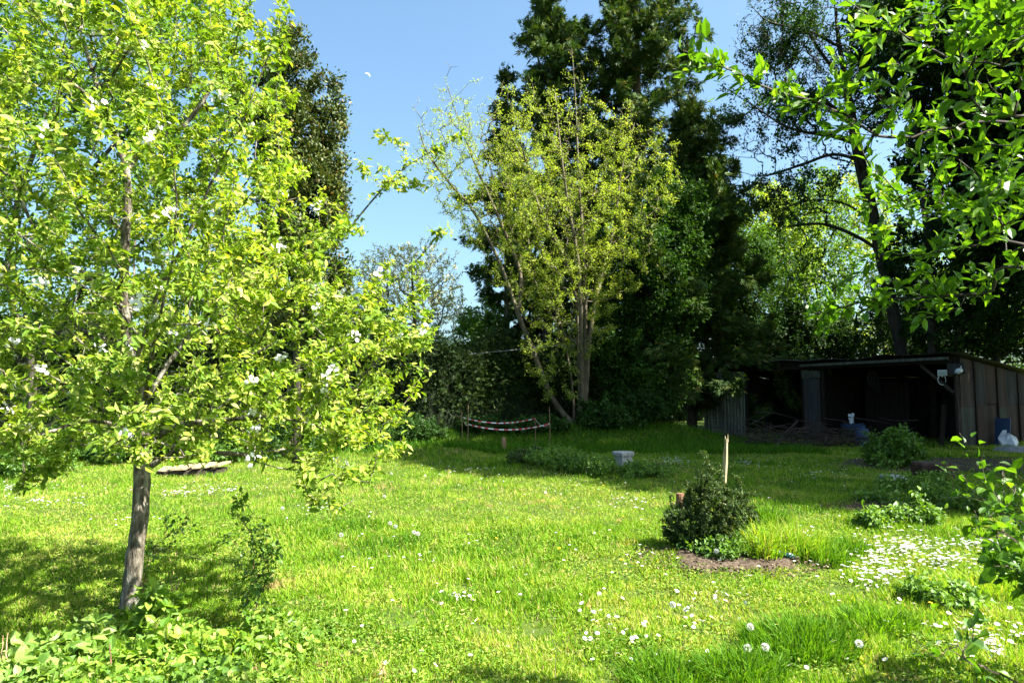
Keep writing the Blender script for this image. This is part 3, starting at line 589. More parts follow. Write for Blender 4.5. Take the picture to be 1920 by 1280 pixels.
for px, Y, lab, lobes, mt, n, nl in (
    (1455, 38, 'slim open tree with pale stem between the elm and the leaning trunk', [(1450, 540, 38, 60, 90, 1.8), (1480, 600, 38, 80, 60, 2), (1440, 460, 38, 50, 50, 1.3)], 'mid', 380, 7500),
    (1530, 36, 'thin light green tree showing sky through it behind the shed roof', [(1530, 560, 36, 60, 100, 1.8), (1560, 470, 36, 60, 80, 1.6), (1530, 380, 36, 60, 70, 1.5)], 'mid', 420, 8500),
    (1600, 40, 'thin yellow green tree right behind the leaning dark trunk', [(1610, 590, 40, 70, 70, 2), (1620, 450, 40, 70, 90, 2), (1600, 360, 40, 80, 60, 1.8)], 'hazel', 400, 8500),
    (1760, 38, 'light green tree glimpsed above the right part of the shed roof', [(1760, 600, 38, 80, 70, 2), (1730, 500, 38, 70, 80, 2), (1880, 620, 38, 80, 70, 2), (1700, 620, 38, 50, 50, 1)], 'mid', 500, 15000),
    (1420, 36, 'low dark bushy tree just above the left half of the shed roof', [(1420, 640, 36, 90, 45, 2), (1530, 645, 36, 70, 45, 2), (1480, 610, 36, 40, 50, 1.5)], 'dark', 500, 15000),
    (1640, 35, 'low dark bushy tree just above the right half of the shed roof', [(1620, 630, 35, 80, 45, 2), (1750, 630, 35, 90, 50, 2), (1690, 560, 35, 60, 60, 1.6)], 'dark', 500, 15000),
    (1660, 43, 'far pale green tree low behind the middle of the shed', [(1500, 640, 43, 110, 40, 2), (1640, 640, 43, 120, 45, 2), (1850, 560, 44, 120, 100, 2.4)], 'hazel', 500, 14000)):
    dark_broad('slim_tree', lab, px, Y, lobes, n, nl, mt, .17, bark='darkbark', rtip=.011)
# leaning bare-limbed dark tree
YB = 29.0; b = gb(1700, YB); q = lambda px, py, d=0: at(px, py, YB + d)
bl_ = [[b, q(1690, 660), q(1665, 540), q(1640, 420), q(1612, 300), q(1590, 180), q(1570, 60), q(1560, -60)],
       [q(1640, 420), q(1590, 385), q(1530, 375, -.5), q(1450, 395, -1)], [q(1650, 470), q(1600, 440), q(1540, 420, .4), q(1470, 425, .8)],
       [q(1612, 300), q(1560, 290), q(1500, 310, .4), q(1420, 330, .7), q(1340, 300, .8)], [q(1605, 270), q(1560, 255), q(1480, 240, -.6), q(1400, 190, -1), q(1350, 160, -1)],
       [q(1600, 230), q(1540, 190), q(1460, 170, .6), q(1380, 230, .9)], [q(1590, 180), q(1630, 120), q(1690, 70), q(1720, -20)], [q(1590, 160), q(1540, 100), q(1500, 30), q(1470, -60)],
       [q(1612, 300), q(1660, 220, .5), q(1720, 170, .8)], [q(1575, 90), q(1520, 60, -.8), q(1440, 40, -1.2), q(1400, 0, -1.4)]]
tb = lobes_pts([(1500, 90, YB, 130, 140, 2.4), (1500, 120, YB, 90, 120, 1.8), (1600, 60, YB, 130, 120, 2.4), (1440, 230, YB, 110, 70, 2), (1480, 370, YB, 110, 55, 1.8), (1560, 240, YB, 90, 100, 2), (1430, 90, YB, 60, 110, 1.6), (1660, 160, YB, 80, 90, 2)], 3200, .35)
leanroot, ls = tree('larch_tree', 'tall dark leaning tree with bare spreading limbs and fine twigs behind the shed', 'tree', b, bl_, tb, 0, .1, 'dark', 'darkbark', rtip=.0085, expo=2.35, bf=.1, step=.5, jit=.45, lift=0, tscale=1.35, group='trees behind the shed')
p_, d_ = ls.twigs(100000, .03); cl = np.sin(p_[:, 0] * 1.6 + 1) + np.sin(p_[:, 2] * 1.9) + np.sin(p_[:, 1] * 2 + p_[:, 0]); kk = (cl > .6) | (rng.random(len(p_)) < .04)
mb = MB(); foliage(mb, KITE, p_[kk], d_[kk], .11, spread=.1); mb.build('crown', M['ivy'], leanroot, origin=b)
# dark trees on the right
b = gb(1735, 25); q = lambda px, py, d=0: at(px, py, 25 + d)
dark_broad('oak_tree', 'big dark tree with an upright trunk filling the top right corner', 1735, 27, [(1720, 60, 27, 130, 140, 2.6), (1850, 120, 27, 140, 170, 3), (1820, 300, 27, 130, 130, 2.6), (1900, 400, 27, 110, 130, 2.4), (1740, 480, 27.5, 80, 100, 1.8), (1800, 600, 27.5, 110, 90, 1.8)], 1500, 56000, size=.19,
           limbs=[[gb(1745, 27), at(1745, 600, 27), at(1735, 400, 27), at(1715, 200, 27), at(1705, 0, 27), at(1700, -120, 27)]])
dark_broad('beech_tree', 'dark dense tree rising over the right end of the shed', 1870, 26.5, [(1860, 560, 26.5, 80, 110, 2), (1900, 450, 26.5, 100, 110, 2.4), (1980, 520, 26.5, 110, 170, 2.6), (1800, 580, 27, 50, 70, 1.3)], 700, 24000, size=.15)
# neighbours just outside the right edge whose shade falls across the shed and the back of the lawn
for x, y, cx, cy, zc, r, h, lab in ((16.5, 12.0, 15.6, 12.0, 8, 3.2, 3.6, 'nearest dark broadleaf tree right of the lawn, beyond the daisy carpet'), (21.0, 15.5, 19.5, 15.5, 11, 4.6, 6, 'second dark broadleaf tree right of the lawn, before the shed corner'),
        (24, 21, 23, 21, 12, 5, 7, 'third dark broadleaf tree right of the lawn, beside the shed'), (22.5, 27, 22.5, 27, 12, 4.5, 7, 'fourth dark broadleaf tree right of the lawn, behind the shed corner'),
        (18.5, 14.5, 14.0, 14.0, 15, 4.6, 2.8, 'very tall dark broadleaf tree leaning over the lawn from the right'), (19.5, 18.5, 17.5, 18.0, 18, 5.0, 4, 'tallest dark broadleaf tree between the lawn and the shed corner'),
        (20.5, 9.5, 17.5, 10.0, 13.5, 4.4, 4, 'dark broadleaf tree nearest the camera among the trees right of the lawn')):
    b = np.array([x, y, -.1])
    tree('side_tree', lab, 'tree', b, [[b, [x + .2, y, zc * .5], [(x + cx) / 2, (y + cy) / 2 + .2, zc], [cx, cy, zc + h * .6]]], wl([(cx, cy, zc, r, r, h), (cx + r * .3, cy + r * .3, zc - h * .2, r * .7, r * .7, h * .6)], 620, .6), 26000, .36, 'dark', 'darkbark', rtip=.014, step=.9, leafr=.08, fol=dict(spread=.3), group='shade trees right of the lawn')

# ------------------------------------------------------------------ hedges and shrubs
def hedge(name, label, pts, h, w, nleaf, mat, size, tm=SPRAY, hv=.25):
    """row along pts, lumpy solid body covered by foliage"""
    P = smooth_line(np.array(pts, float), 8); b = P[0].copy(); b[2] = float(gz(b[0], b[1])); root = empty(name, b, label, 'hedge')
    D = norm(np.gradient(P, axis=0)); N = np.stack([-D[:, 1], D[:, 0], 0 * D[:, 0]], 1); n = len(P); k = 13; a = np.linspace(-.1, PI + .1, k)
    hh = h * (1 + hv * .5 * np.sin(np.arange(n) * .9 + 1) + hv * .4 * np.sin(np.arange(n) * 2.3)); base = P.copy(); base[:, 2] = gz(P[:, 0], P[:, 1])
    lump = 1 + .12 * rng.normal(size=(n, k))
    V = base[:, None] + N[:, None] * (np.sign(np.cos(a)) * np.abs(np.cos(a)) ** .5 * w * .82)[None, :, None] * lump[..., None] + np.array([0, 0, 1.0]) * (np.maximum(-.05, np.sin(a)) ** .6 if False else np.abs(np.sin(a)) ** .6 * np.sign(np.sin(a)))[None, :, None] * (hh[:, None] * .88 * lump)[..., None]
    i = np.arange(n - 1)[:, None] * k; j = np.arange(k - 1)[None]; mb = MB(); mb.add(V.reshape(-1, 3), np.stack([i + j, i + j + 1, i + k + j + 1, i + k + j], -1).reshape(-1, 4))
    mb.build('light_block_core', M['core'], root, origin=b)  # solid dark core added under the leaves to block light
    u = rng.random(nleaf) * (n - 1.001); iu = u.astype(int); f = (u - iu)[:, None]; aa = rng.random(nleaf) * (PI) ; c = base[iu] * (1 - f) + base[iu + 1] * f; nn_ = N[iu]; H = hh[iu] * (1 - f[:, 0]) + hh[iu + 1] * f[:, 0]
    rr = 1 + .10 * rng.normal(size=nleaf) + .08 * np.sin(u * 3) * np.cos(aa * 5)
    off = nn_ * (np.sign(np.cos(aa)) * np.abs(np.cos(aa)) ** .5 * w * rr)[:, None]; pos = c + off + np.array([0, 0, 1.0]) * (np.abs(np.sin(aa)) ** .6 * H * rr)[:, None]
    mb = MB(); foliage(mb, tm, pos, norm(off + [0, 0, .2]), size, spread=.05, up=.6, rnd=1, droop=.1, along=.9, var=.35); mb.build('foliage', M[mat], root, origin=b); return root
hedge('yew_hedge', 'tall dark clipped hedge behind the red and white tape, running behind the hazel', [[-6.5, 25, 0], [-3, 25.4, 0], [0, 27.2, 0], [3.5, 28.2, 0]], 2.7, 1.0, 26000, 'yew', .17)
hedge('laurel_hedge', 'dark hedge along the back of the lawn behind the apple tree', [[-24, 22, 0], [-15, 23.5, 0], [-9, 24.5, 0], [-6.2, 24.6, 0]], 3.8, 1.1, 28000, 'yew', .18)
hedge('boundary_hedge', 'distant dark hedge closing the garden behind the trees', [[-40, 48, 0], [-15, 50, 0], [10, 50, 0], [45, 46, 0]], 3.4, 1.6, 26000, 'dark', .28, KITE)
def shrub(name, label, x, y, r, h, n, nleaf, size, mat, tm=KITE, bark='bark', ns=5, group=None, cat='shrub', rtip=.003, shell=.5, fol={}, zc=None, leafr=.03, crown='foliage', step=.15, lobes=None):
    global rng
    rng = np.random.default_rng(sum(ord(c_) * (i_ + 1) for i_, c_ in enumerate(label)))
    z = float(gz(x, y)); b = np.array([x, y, z - .03]); root = empty(name, b, label, cat, group); s = Skel(); s.chain(-1, [b, b + [0, 0, .05]])
    zz = z + (zc if zc is not None else h * .5); lb = [(x, y, zz, r * .7, r * .7, h * .42)]
    for _ in range(5):
        an = rng.random() * 6.28; ro = r * rng.uniform(.4, .9); hh_ = rng.uniform(.25, .62); lb.append((x + ro * math.cos(an), y + ro * math.sin(an), z + h * hh_ * rng.uniform(.5, 1.0), r * rng.uniform(.25, .5), r * rng.uniform(.25, .5), h * hh_ * .7))
    if lobes: lb = [(x + a_, y + b_, z + c_, d_, e_, f_) for a_, b_, c_, d_, e_, f_ in lobes]
    T = wl(lb, n, shell); T = np.vstack([T, T[rng.integers(0, len(T), n // 8)] * [1, 1, 1] + np.abs(rng.normal(size=(n // 8, 3))) * [.0, .0, h * .22]]); T = T[T[:, 2] > z + .03]; s.grow(T, .05, step, .25, .12); s.radii(rtip, 2.4)
    mb = MB(); s.mesh(mb, s.chains[1:], 5); mb.build('stems', M[bark], root, origin=b)
    p, d = s.twigs(nleaf, leafr); mb = MB(); foliage(mb, tm, p, d, size, **dict(dict(spread=.03 + r * .02), **fol)); mb.build(crown, M[mat], root, origin=b); return root
def shp(px, py): g = ground_at(px, py); return g[0], g[1]
# back edge shrubs left
x, y = shp(30, 892); shrub('shrub', 'bright green rounded shrub at the left edge of the lawn', x, y, 1.1, 1.0, 260, 9000, .07, 'mid')
for px, py, r, h, lab, mt in ((130, 868, 1.2, 1.3, 'dark leafy shrub left of the apple trunk at the lawn edge', 'ivy'), (230, 872, 1.0, .8, 'low dark shrub directly behind the apple trunk', 'ivy'),
    (430, 868, 1.2, .9, 'leafy shrub behind the old pallet', 'mid'), (520, 862, 1.3, 1.4, 'dark shrub at the lawn edge under the apple crown', 'ivy'), (640, 850, 1.3, 1.2, 'dark shrub at the lawn edge right of the apple crown', 'ivy'),
    (760, 838, 1.4, .9, 'low ivy clump at the foot of the dark hedge', 'ivy')):
    x, y = shp(px, py); shrub('shrub', lab, x, y + r * .6, r, h, 240, 8000, .09, mt, group='shrubs along the back edge of the lawn')
# dark growth on the bank, below hazel and cypresses
for px, Y, r, h, lab, mt in ((1130, 25.2, 1.2, .9, 'low nettle growth to the right of the hazel base', 'ivy'), (1010, 24.6, 1.2, .6, 'low ivy growth below the right end of the tape', 'ivy'), (1215, 26, 1.6, 1.4, 'dark undergrowth right of the hazel base', 'ivy'),
                         (900, 24.5, 1.2, .5, 'low dark growth inside the taped off spot', 'ivy')):
    shrub('undergrowth', lab, (px - 960) / F * Y, Y, r, h, 260, 8000, .11, mt, group='undergrowth on the shaded bank')
# mounds beside the concrete block
for px, py, r, h, lab, mt in ((1050, 878, .85, .42, 'low weedy mound left of the pale concrete block', 'mid'), (1110, 888, .8, .38, 'leafy weed mound just in front left of the concrete block', 'mid'), (1200, 896, .6, .28, 'leafy weed mound just in front right of the concrete block', 'mid'),
                          (1000, 868, .7, .3, 'small brownish weed patch near the short brown post', 'grey_leaf')):
    x, y = shp(px, py); shrub('weed_mound', lab, x, y + .2, r, h, 160, 5200, .05, mt, group='weed mounds near the concrete block')
# dark round bush
x, y = shp(1335, 1052); y += .35; x += .10
shrub('round_bush', 'dark round fine leaved bush by the wooden stake on the lawn', x, y, .46, .80, 860, 38000, .022, 'grey_leaf', rtip=.0016, zc=.38, step=.08, shell=.4, fol=dict(spread=.012, droop=-.4, along=.9), bark='darkbark', lobes=[(.02, 0, .36, .34, .32, .34), (-.24, 0, .24, .26, .26, .24), (.24, .02, .27, .24, .26, .27), (.05, .05, .62, .15, .15, .2), (-.08, 0, .52, .16, .16, .2), (.1, -.16, .18, .24, .2, .16)])
for px, py, r, h, lab in ((1290, 1030, .26, .26, 'broad leafed plant at the left foot of the dark round bush'), (1350, 1052, .24, .24, 'broad leafed plant at the front foot of the dark round bush'), (1395, 1048, .16, .2, 'small crinkled leaf plant at the right foot of the dark round bush')):
    x, y = shp(px, py); shrub('geranium_plant', lab, x, y, r, h, 90, 1100, .045, 'ivy' if px < 1340 else 'mid', cat='plant', rtip=.0016, step=.06, group='low plants round the dark bush')
# shrub behind tree stump and weeds around
x, y = shp(1725, 885); shrub('currant_bush', 'bright leafy bush behind the old tree stump in front of the shed', x + .15, y + 1.0, .75, .95, 300, 6500, .075, 'mid', step=.12, tm=LEAF)
for px, py, r, h, lab in ((1755, 928, .4, .42, 'taller weeds hiding the front of the tree stump'), (1690, 925, .55, .35, 'weeds at the left foot of the tree stump'), (1760, 945, .5, .35, 'broad leaved weeds in front of the tree stump'), (1830, 960, .6, .35, 'weeds right of the tree stump'), (1640, 945, .4, .2, 'low weeds left of the stump beside the bare soil'),
                      (1650, 985, .3, .25, 'leafy dock plant above the daisy carpet'), (1720, 985, .35, .28, 'weed clump above the right of the daisy carpet'), (1760, 1125, .34, .13, 'leafy weed clump right of the daisy carpet'), (1800, 1135, .2, .12, 'small dark leaved weed right of the daisy carpet')):
    x, y = shp(px, py); shrub('weed', lab, x, y, r, h, 90, int(1700 * (.55 if py > 1100 else 1)), .052, 'mid', cat='weed', rtip=.002, step=.1, tm=LEAF, group='leafy weeds in the right of the lawn')
# foreground left planting
FG = 'leafy plants in the lower left foreground'
def broad_plant(name, label, px, py, r, h, n, nleaf, size, mat):
    x, y = shp(px, py); return shrub(name, label, x, y, r, h, n, nleaf, size, mat, tm=LEAF, bark='stalk', cat='plant', rtip=.0022, step=.06, shell=.6, group=FG, fol=dict(spread=.015, up=.8, droop=.15, rnd=1.1, along=.4, var=.45), leafr=.006)
for px, py, r, h, n, nl, sz, mt, lab in ((285, 1195, .15, .36, 34, 230, .095, 'rasp', 'tall raspberry shoot with crinkled leaves right in front of the apple trunk'),
    (170, 1215, .20, .18, 40, 260, .075, 'nettle', 'bluish green nettle clump left of the apple trunk'), (90, 1240, .24, .18, 44, 300, .085, 'nettle', 'broad bluish green plant near the lower left corner'),
    (300, 1235, .28, .18, 60, 520, .070, 'rasp', 'low raspberry clump below the apple trunk'), (400, 1240, .28, .17, 60, 520, .065, 'rasp', 'low raspberry clump to the right of the apple trunk'),
    (490, 1200, .22, .20, 50, 340, .065, 'rasp', 'leafy clump at the foot of the tall thin shoot'), (540, 1235, .24, .12, 50, 420, .05, 'rasp', 'low leafy clump at the right end of the planting'),
    (210, 1290, .26, .13, 60, 520, .055, 'rasp', 'low leaves on the bottom edge left of centre of the planting'), (360, 1300, .26, .14, 60, 500, .06, 'mid', 'darker green leaves on the bottom edge of the planting'),
    (470, 1290, .26, .10, 60, 460, .045, 'rasp', 'small leaved ground plant on the bottom edge'), (40, 1310, .26, .16, 50, 380, .075, 'nettle', 'bluish green leaves in the bottom left corner'), (610, 1190, .2, .08, 40, 260, .04, 'rasp', 'sparse low leaves where the planting meets the lawn')):
    h *= 1.05; r *= 1.15; nl = int(nl * 1.7); sz *= .72
    broad_plant('garden_plant', lab, px, py, r, h, n, nl, sz, mt)
# tall thin shoots
def shoot(name, label, pts, nleaf, size, mat, bark, r0=.006, cat='shoot', side=True, group=None, spread=.02):
    P = smooth_line(pts, 6, .004); b = P[0]; root = empty(name, b, label, cat, group); s = Skel(); s.chain(-1, P)
    if side:
        T = P[rng.integers(3, len(P), 26)] + rng.normal(size=(26, 3)) * .07 + [0, 0, .04]; s.grow(T, .05, .05, .2, .1)
    s.radii(.0016, 2.4); mb = MB(); s.mesh(mb, s.chains, 5); mb.build('stem', M[bark], root, origin=b)
    if nleaf: p, d = s.twigs(nleaf, .02); kk = p[:, 2] > b[2] + .03; mb = MB(); foliage(mb, LEAF, p[kk], d[kk], size, spread=spread, up=1, droop=.1, along=.6); mb.build('leaves', M[mat], root, origin=b)
    return root
g = ground_at(455, 1180); Ys = g[1]
shoot('apple_sucker', 'tall thin leafy shoot standing in the lawn right of the apple trunk', [g, at(465, 1120, Ys), at(475, 1060, Ys), at(470, 1000, Ys), at(440, 962, Ys)], 420, .038, 'mid', 'redstem')
shoot('apple_sucker', 'second leafy shoot leaning right beside the tall thin shoot', [g + [.03, 0, 0], at(490, 1110, Ys), at(505, 1065, Ys), at(500, 1035, Ys)], 240, .038, 'mid', 'redstem')
g = ground_at(262, 1130); Ys = g[1]
shoot('side_shoot', 'leafy twig sprouting from the apple trunk to the right', [g, at(272, 1080, Ys), at(285, 1030, Ys), at(320, 1000, Ys), at(350, 980, Ys)], 170, .04, 'mid', 'redstem')
for px, py, tx, ty, lab in ((322, 1150, 338, 1082, 'forked dry brown stem behind the raspberry shoots'), (196, 1290, 205, 1205, 'reddish dead cane on the bottom edge below the trunk'), (8, 1300, 6, 1190, 'dead cane at the very left edge'), (28, 1300, 15, 1185, 'dead cane second from the left edge'), (1042, 1285, 1045, 1212, 'thin dry stalk at the bottom edge near the centre'), (465, 970, 525, 900, 'long dry grass stem below the apple crown')):
    g = ground_at(px, min(py, 1278)); Yg = g[1]; t_ = at(tx, ty, Yg); mid = (g + t_) / 2 + rng.normal(size=3) * .012
    mb = MB(); P = smooth_line([g - [0, 0, .02], mid, t_], 5, .002); mb.tube(P, np.linspace(.006, .0025, len(P)) * (.45 if 'stalk' in lab or 'grass' in lab else 1), 6)
    if 'forked' in lab: mb.tube(smooth_line([P[5], P[5] + [-.03, 0, .05], P[5] + [-.035, 0, .1]], 4), .003, 5)
    tag(mb.build('dry_stem', M['dry'] if 'reddish' not in lab else M['redstem'], origin=g, loc=tuple(g)), lab, 'dead stem', 'dead stems in the foreground')

# ------------------------------------------------------------------ foreground plum tree on the right (trunk outside the frame)
b = np.array([4.2, 2.6, 0.0]); q = at
pl = [[b, [4.25, 2.6, .9], [4.15, 2.6, 1.6], [4.1, 2.65, 2.4], [4.0, 2.7, 3.2], [3.8, 2.7, 4.0]],
      [[4.1, 2.65, 2.4], [3.2, 2.6, 2.42], q(1915, 235, 2.7), q(1780, 240, 2.75), q(1670, 260, 2.8), q(1560, 205, 2.85), q(1440, 165, 2.9), q(1360, 125, 2.9), q(1280, 95, 2.9)],
      [[4.1, 2.65, 2.4], [3.1, 2.4, 2.7], q(1900, 220, 2.5), q(1800, 120, 2.5), q(1680, 60, 2.6), q(1560, -20, 2.6)],
      [[4.1, 2.65, 2.2], [3.2, 3.1, 2.15], q(1920, 300, 3.2), q(1780, 385, 3.3), q(1700, 420, 3.3), q(1620, 440, 3.4)],
      [[4.15, 2.6, 1.7], [3.4, 3.0, 2.0], q(1925, 460, 3.0), q(1830, 460, 3.1), q(1740, 480, 3.2), q(1650, 480, 3.3), q(1580, 540, 3.4)],
      [[4.15, 2.6, 1.65], [3.4, 2.9, 1.85], q(1925, 500, 2.9), q(1860, 545, 2.95), q(1780, 555, 3.0), q(1700, 560, 3.05), q(1620, 565, 3.1), q(1535, 590, 3.15)],
      [[4.0, 2.7, 3.2], [3.3, 2.2, 3.3], q(1900, 20, 2.2), q(1820, -60, 2.1)],
      [q(1830, 460, 3.1), q(1880, 420, 2.8), q(1800, 380, 2.7), q(1720, 300, 2.7)],
      [q(1915, 235, 2.7), q(1880, 330, 2.5), q(1820, 420, 2.5)]]
tp = []
def strand(pts, n, r):
    P = smooth_line([q(*a_) for a_ in pts], 8)
    for k in rng.integers(0, len(P), n): tp.append(P[k] + rng.normal(size=3) * r)
strand([(1290, 95, 2.9), (1360, 130, 2.9), (1450, 170, 2.9), (1560, 200, 2.85)], 34, .055)
strand([(1560, 205, 2.85), (1670, 250, 2.8), (1780, 240, 2.75), (1915, 235, 2.7)], 50, .13)
strand([(1540, 590, 3.15), (1620, 568, 3.1), (1700, 555, 3.05), (1800, 545, 3.0), (1900, 510, 2.9)], 80, .04)
strand([(1640, 400, 3.3), (1720, 390, 3.3), (1800, 380, 3.3), (1900, 360, 3.2)], 60, .10)
for c_ in ((1700, 60, 2.6, 120, 70, .5), (1830, 110, 2.5, 110, 110, .5), (1860, 400, 2.8, 70, 60, .3), (1900, 30, 2.0, 60, 60, .3)):
    tp += list(lobes_pts([c_], 26, .3))
tp += list(wl([(3.2, 2.2, 4.2, .9, .6, .4)], 90))
proot, ps = tree('plum_tree', 'dark leafy plum tree reaching in from the right with sunlit branch tips', 'tree', b, pl, np.array(tp), 0, .06, 'plum', 'darkbark', rtip=.0022, expo=2.9, bf=.15, step=.12, jit=.3, lift=.03, ntrunk=1, rough=.02)
p_, d_ = ps.twigs(4300, .0065); mb = MB(); foliage(mb, LEAF, p_, d_, .054, spread=.014, up=.9, rnd=.85, droop=-.15, along=.9, var=.25, wid=.8); mb.build('crown', M['plum'], proot, origin=b)
for lab, pts, n in (('blurred leafy shrub shoot at the right edge in front of the daisies', [(3.2, 2.6, .1), (2.9, 2.75, .6), q(1925, 985, 2.9), q(1870, 960, 3.0), q(1825, 920, 3.0), q(1790, 868, 3.0)], 90),
                    ('leafy shrub shoot hanging low at the right edge above the yellow grass tuft', [(3.2, 2.6, .1), (2.8, 2.7, .5), q(1925, 1030, 2.8), q(1870, 1000, 2.8), q(1890, 1060, 2.8)], 100),
                    ('leafy shrub shoot crossing the bottom right corner', [(2.6, 2.2, .05), (2.3, 2.35, .35), q(1900, 1275, 2.6), q(1830, 1245, 2.6), q(1775, 1215, 2.6)], 34),
                    ('leafy shrub shoot at the right edge below the stump', [(3.2, 2.6, .1), (3.0, 2.9, .7), q(1930, 930, 3.1), q(1900, 925, 3.1), q(1880, 950, 3.1)], 60)):
    shoot('shrub_shoot', lab, np.array([np.array(a_, float) for a_ in pts]), int(n * 1.7), .052, 'plum', 'bark', group='low shrub shoots at the right edge', spread=.02)

b = np.array([3.0, 3.7, 0.0]); rng = np.random.default_rng(5)
tree('leafy_shrub', 'broad leaved green shrub crowding the right edge in front of the daisy carpet', 'shrub', b, [[b, [2.95, 3.7, .4], [2.85, 3.68, .8], [2.7, 3.65, 1.0]], [[2.95, 3.7, .4], [2.6, 3.6, .7], [2.42, 3.55, .78]]],
     wl([(2.82, 3.7, .86, .34, .34, .26), (2.62, 3.62, .74, .26, .26, .18), (3.1, 3.7, .8, .4, .4, .4)], 110), 950, .062, 'plum', 'darkbark', tmpl=LEAF, rtip=.0022, step=.1, leafr=.007, fol=dict(spread=.015, up=.9, rnd=.9, droop=.05, along=.7, wid=.95))

# ------------------------------------------------------------------ shed
C0 = np.array([14.4, 22.2, 0.0]); C1 = np.array([8.7, 31.0, 0.0]); U = (C1 - C0); LEN = np.linalg.norm(U); U = U / LEN; NB = np.array([-U[1], U[0], 0]); NB = NB if NB[0] > 0 else -NB
RZ = math.atan2(U[1], U[0]); DEP = 5.2; HF, HB = 2.92, 2.42
def sp(t, d, z): return C0 + U * t + NB * d + np.array([0, 0, z])
M['rust'] = None
def tinmat(name, stops, rust=.5, rough=.6):
    m, nt, out = newmat(name); n = noise(nt, 1.1, 6, sc=(1, 1, .6)); c1 = ramp(nt, n, stops); n2 = noise(nt, 9, 8, sc=(1, 1, .12))
    c2 = ramp(nt, n2, [(.35, (.42,.40,.38)), (.65, (1.25,1.2,1.15))]); c = mixc(nt, 1.0, c1, c2, 'MULTIPLY')
    p = nt.nodes.new('ShaderNodeBsdfPrincipled'); nt.links.new(c, p.inputs['Base Color']); p.inputs['Roughness'].default_value = rough; p.inputs['Metallic'].default_value = .1
    nt.links.new(p.outputs[0], out.inputs[0]); return m
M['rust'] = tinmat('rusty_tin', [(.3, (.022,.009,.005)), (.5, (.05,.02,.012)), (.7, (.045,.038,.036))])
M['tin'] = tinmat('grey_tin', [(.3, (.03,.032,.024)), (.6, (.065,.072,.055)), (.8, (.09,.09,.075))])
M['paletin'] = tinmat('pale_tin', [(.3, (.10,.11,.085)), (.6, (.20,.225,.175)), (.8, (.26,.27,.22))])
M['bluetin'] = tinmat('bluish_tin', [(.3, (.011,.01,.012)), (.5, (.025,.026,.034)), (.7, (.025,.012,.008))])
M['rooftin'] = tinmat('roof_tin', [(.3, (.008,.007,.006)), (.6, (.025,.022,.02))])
M['oldwood'] = solid('old_wood', [(.3, (.022,.016,.011)), (.6, (.055,.043,.032)), (.8, (.11,.09,.07))], 6, sc=(4, 4, .6), bump=.5)
M['darkwood'] = solid('dark_wood', [(.3, (.008,.006,.004)), (.7, (.022,.016,.011))], 6, sc=(4, 4, .6), bump=.5)
def corr(mb, a, b, z0, z1a, z1b, nrm_, amp=.018, per=.09, gap=0, tilt=0.0):
    a = np.array(a, float); b = np.array(b, float); L = np.linalg.norm(b - a); n = max(8, int(L / per * 6)); t = np.linspace(0, 1, n); u = (b - a) / L
    off = amp * np.sin(t * L / per * 2 * PI); P = a + (b - a) * t[:, None] + np.array(nrm_) * off[:, None]; top = z1a * (1 - t) + z1b * t
    F_ = []
    for dd in (0, .004):
        Q = P + np.array(nrm_) * dd
        F_.append(np.stack([np.stack([Q[:, 0], Q[:, 1], np.full(n, z0)], 1), np.stack([Q[:, 0] + tilt * u[0], Q[:, 1] + tilt * u[1], top], 1)], 1).reshape(-1, 3))
    i = np.arange(n - 1) * 2; q_ = np.stack([i, i + 2, i + 3, i + 1], 1); m_ = 2 * n
    e = np.array([[0, 1, m_ + 1, m_], [2*n-2, m_ + 2*n-2, m_ + 2*n-1, 2*n-1]])
    tb_ = np.stack([i + 1, i + 3, m_ + i + 3, m_ + i + 1], 1)
    mb.add(np.vstack(F_), np.vstack([q_, q_[:, ::-1] + m_, e, tb_]))
shed = empty('shed', C0, 'long low open fronted shed of rusty corrugated sheets in deep shade', 'shed')
def part(name, mb, mat, label=None, **kw):
    o = mb.build(name, mat, shed, origin=C0, **kw)
    if label: o['label'] = label
    return o
def beam(name, a, b, w, h, mat='darkwood', label=None):
    a = np.array(a, float); b = np.array(b, float); d = norm(b - a); s_ = norm(np.cross(d, [0, 0, 1.0]) if abs(d[2]) < .95 else np.cross(d, [1.0, 0, 0])); t_ = np.cross(s_, d); mb = MB(); V = []
    for p in (a, b): V += [p - s_*w/2 - t_*h/2, p + s_*w/2 - t_*h/2, p + s_*w/2 + t_*h/2, p - s_*w/2 + t_*h/2]
    mb.add(V, [[0,1,2,3],[4,7,6,5],[0,4,5,1],[1,5,6,2],[2,6,7,3],[3,7,4,0]]); return part(name, mb, M[mat], label)
# roof: corrugated sheets running front to back
mb = MB(); n = 700; t = np.linspace(-.35, LEN + .3, n); off = .022 * np.sin(t / .09 * 2 * PI * .9)
rows = []
for d_, zz in ((-.45, HF + .10), (DEP * .5, (HF + HB) / 2 + .07), (DEP + .3, HB + .02)):
    sag = .03 * np.sin(t * 1.3) + .03 * np.sin(t * 3.1 + 1)
    rows.append(C0 + U * t[:, None] + NB * (d_ + .04 * np.sin(t * 2.2)[:, None] * (d_ < 0)) + np.array([0, 0, 1.0]) * (zz + off + sag)[:, None])
G1 = np.array(rows); G2 = G1 - [0, 0, .006]; i = np.arange(n - 1); Q = np.vstack([np.stack([k*n + i, k*n + i + 1, (k+1)*n + i + 1, (k+1)*n + i], 1) for k in range(2)])
mb.add(np.vstack([G1.reshape(-1, 3), G2.reshape(-1, 3)]), np.vstack([Q, Q[:, ::-1] + 3*n, np.stack([i, i + 3*n, i + 3*n + 1, i + 1], 1)])); part('roof', mb, M['rooftin'])
beam('fascia', sp(-.1, -.05, HF - .10), sp(LEN + .1, -.05, HF - .10), .05, .24, 'darkwood')
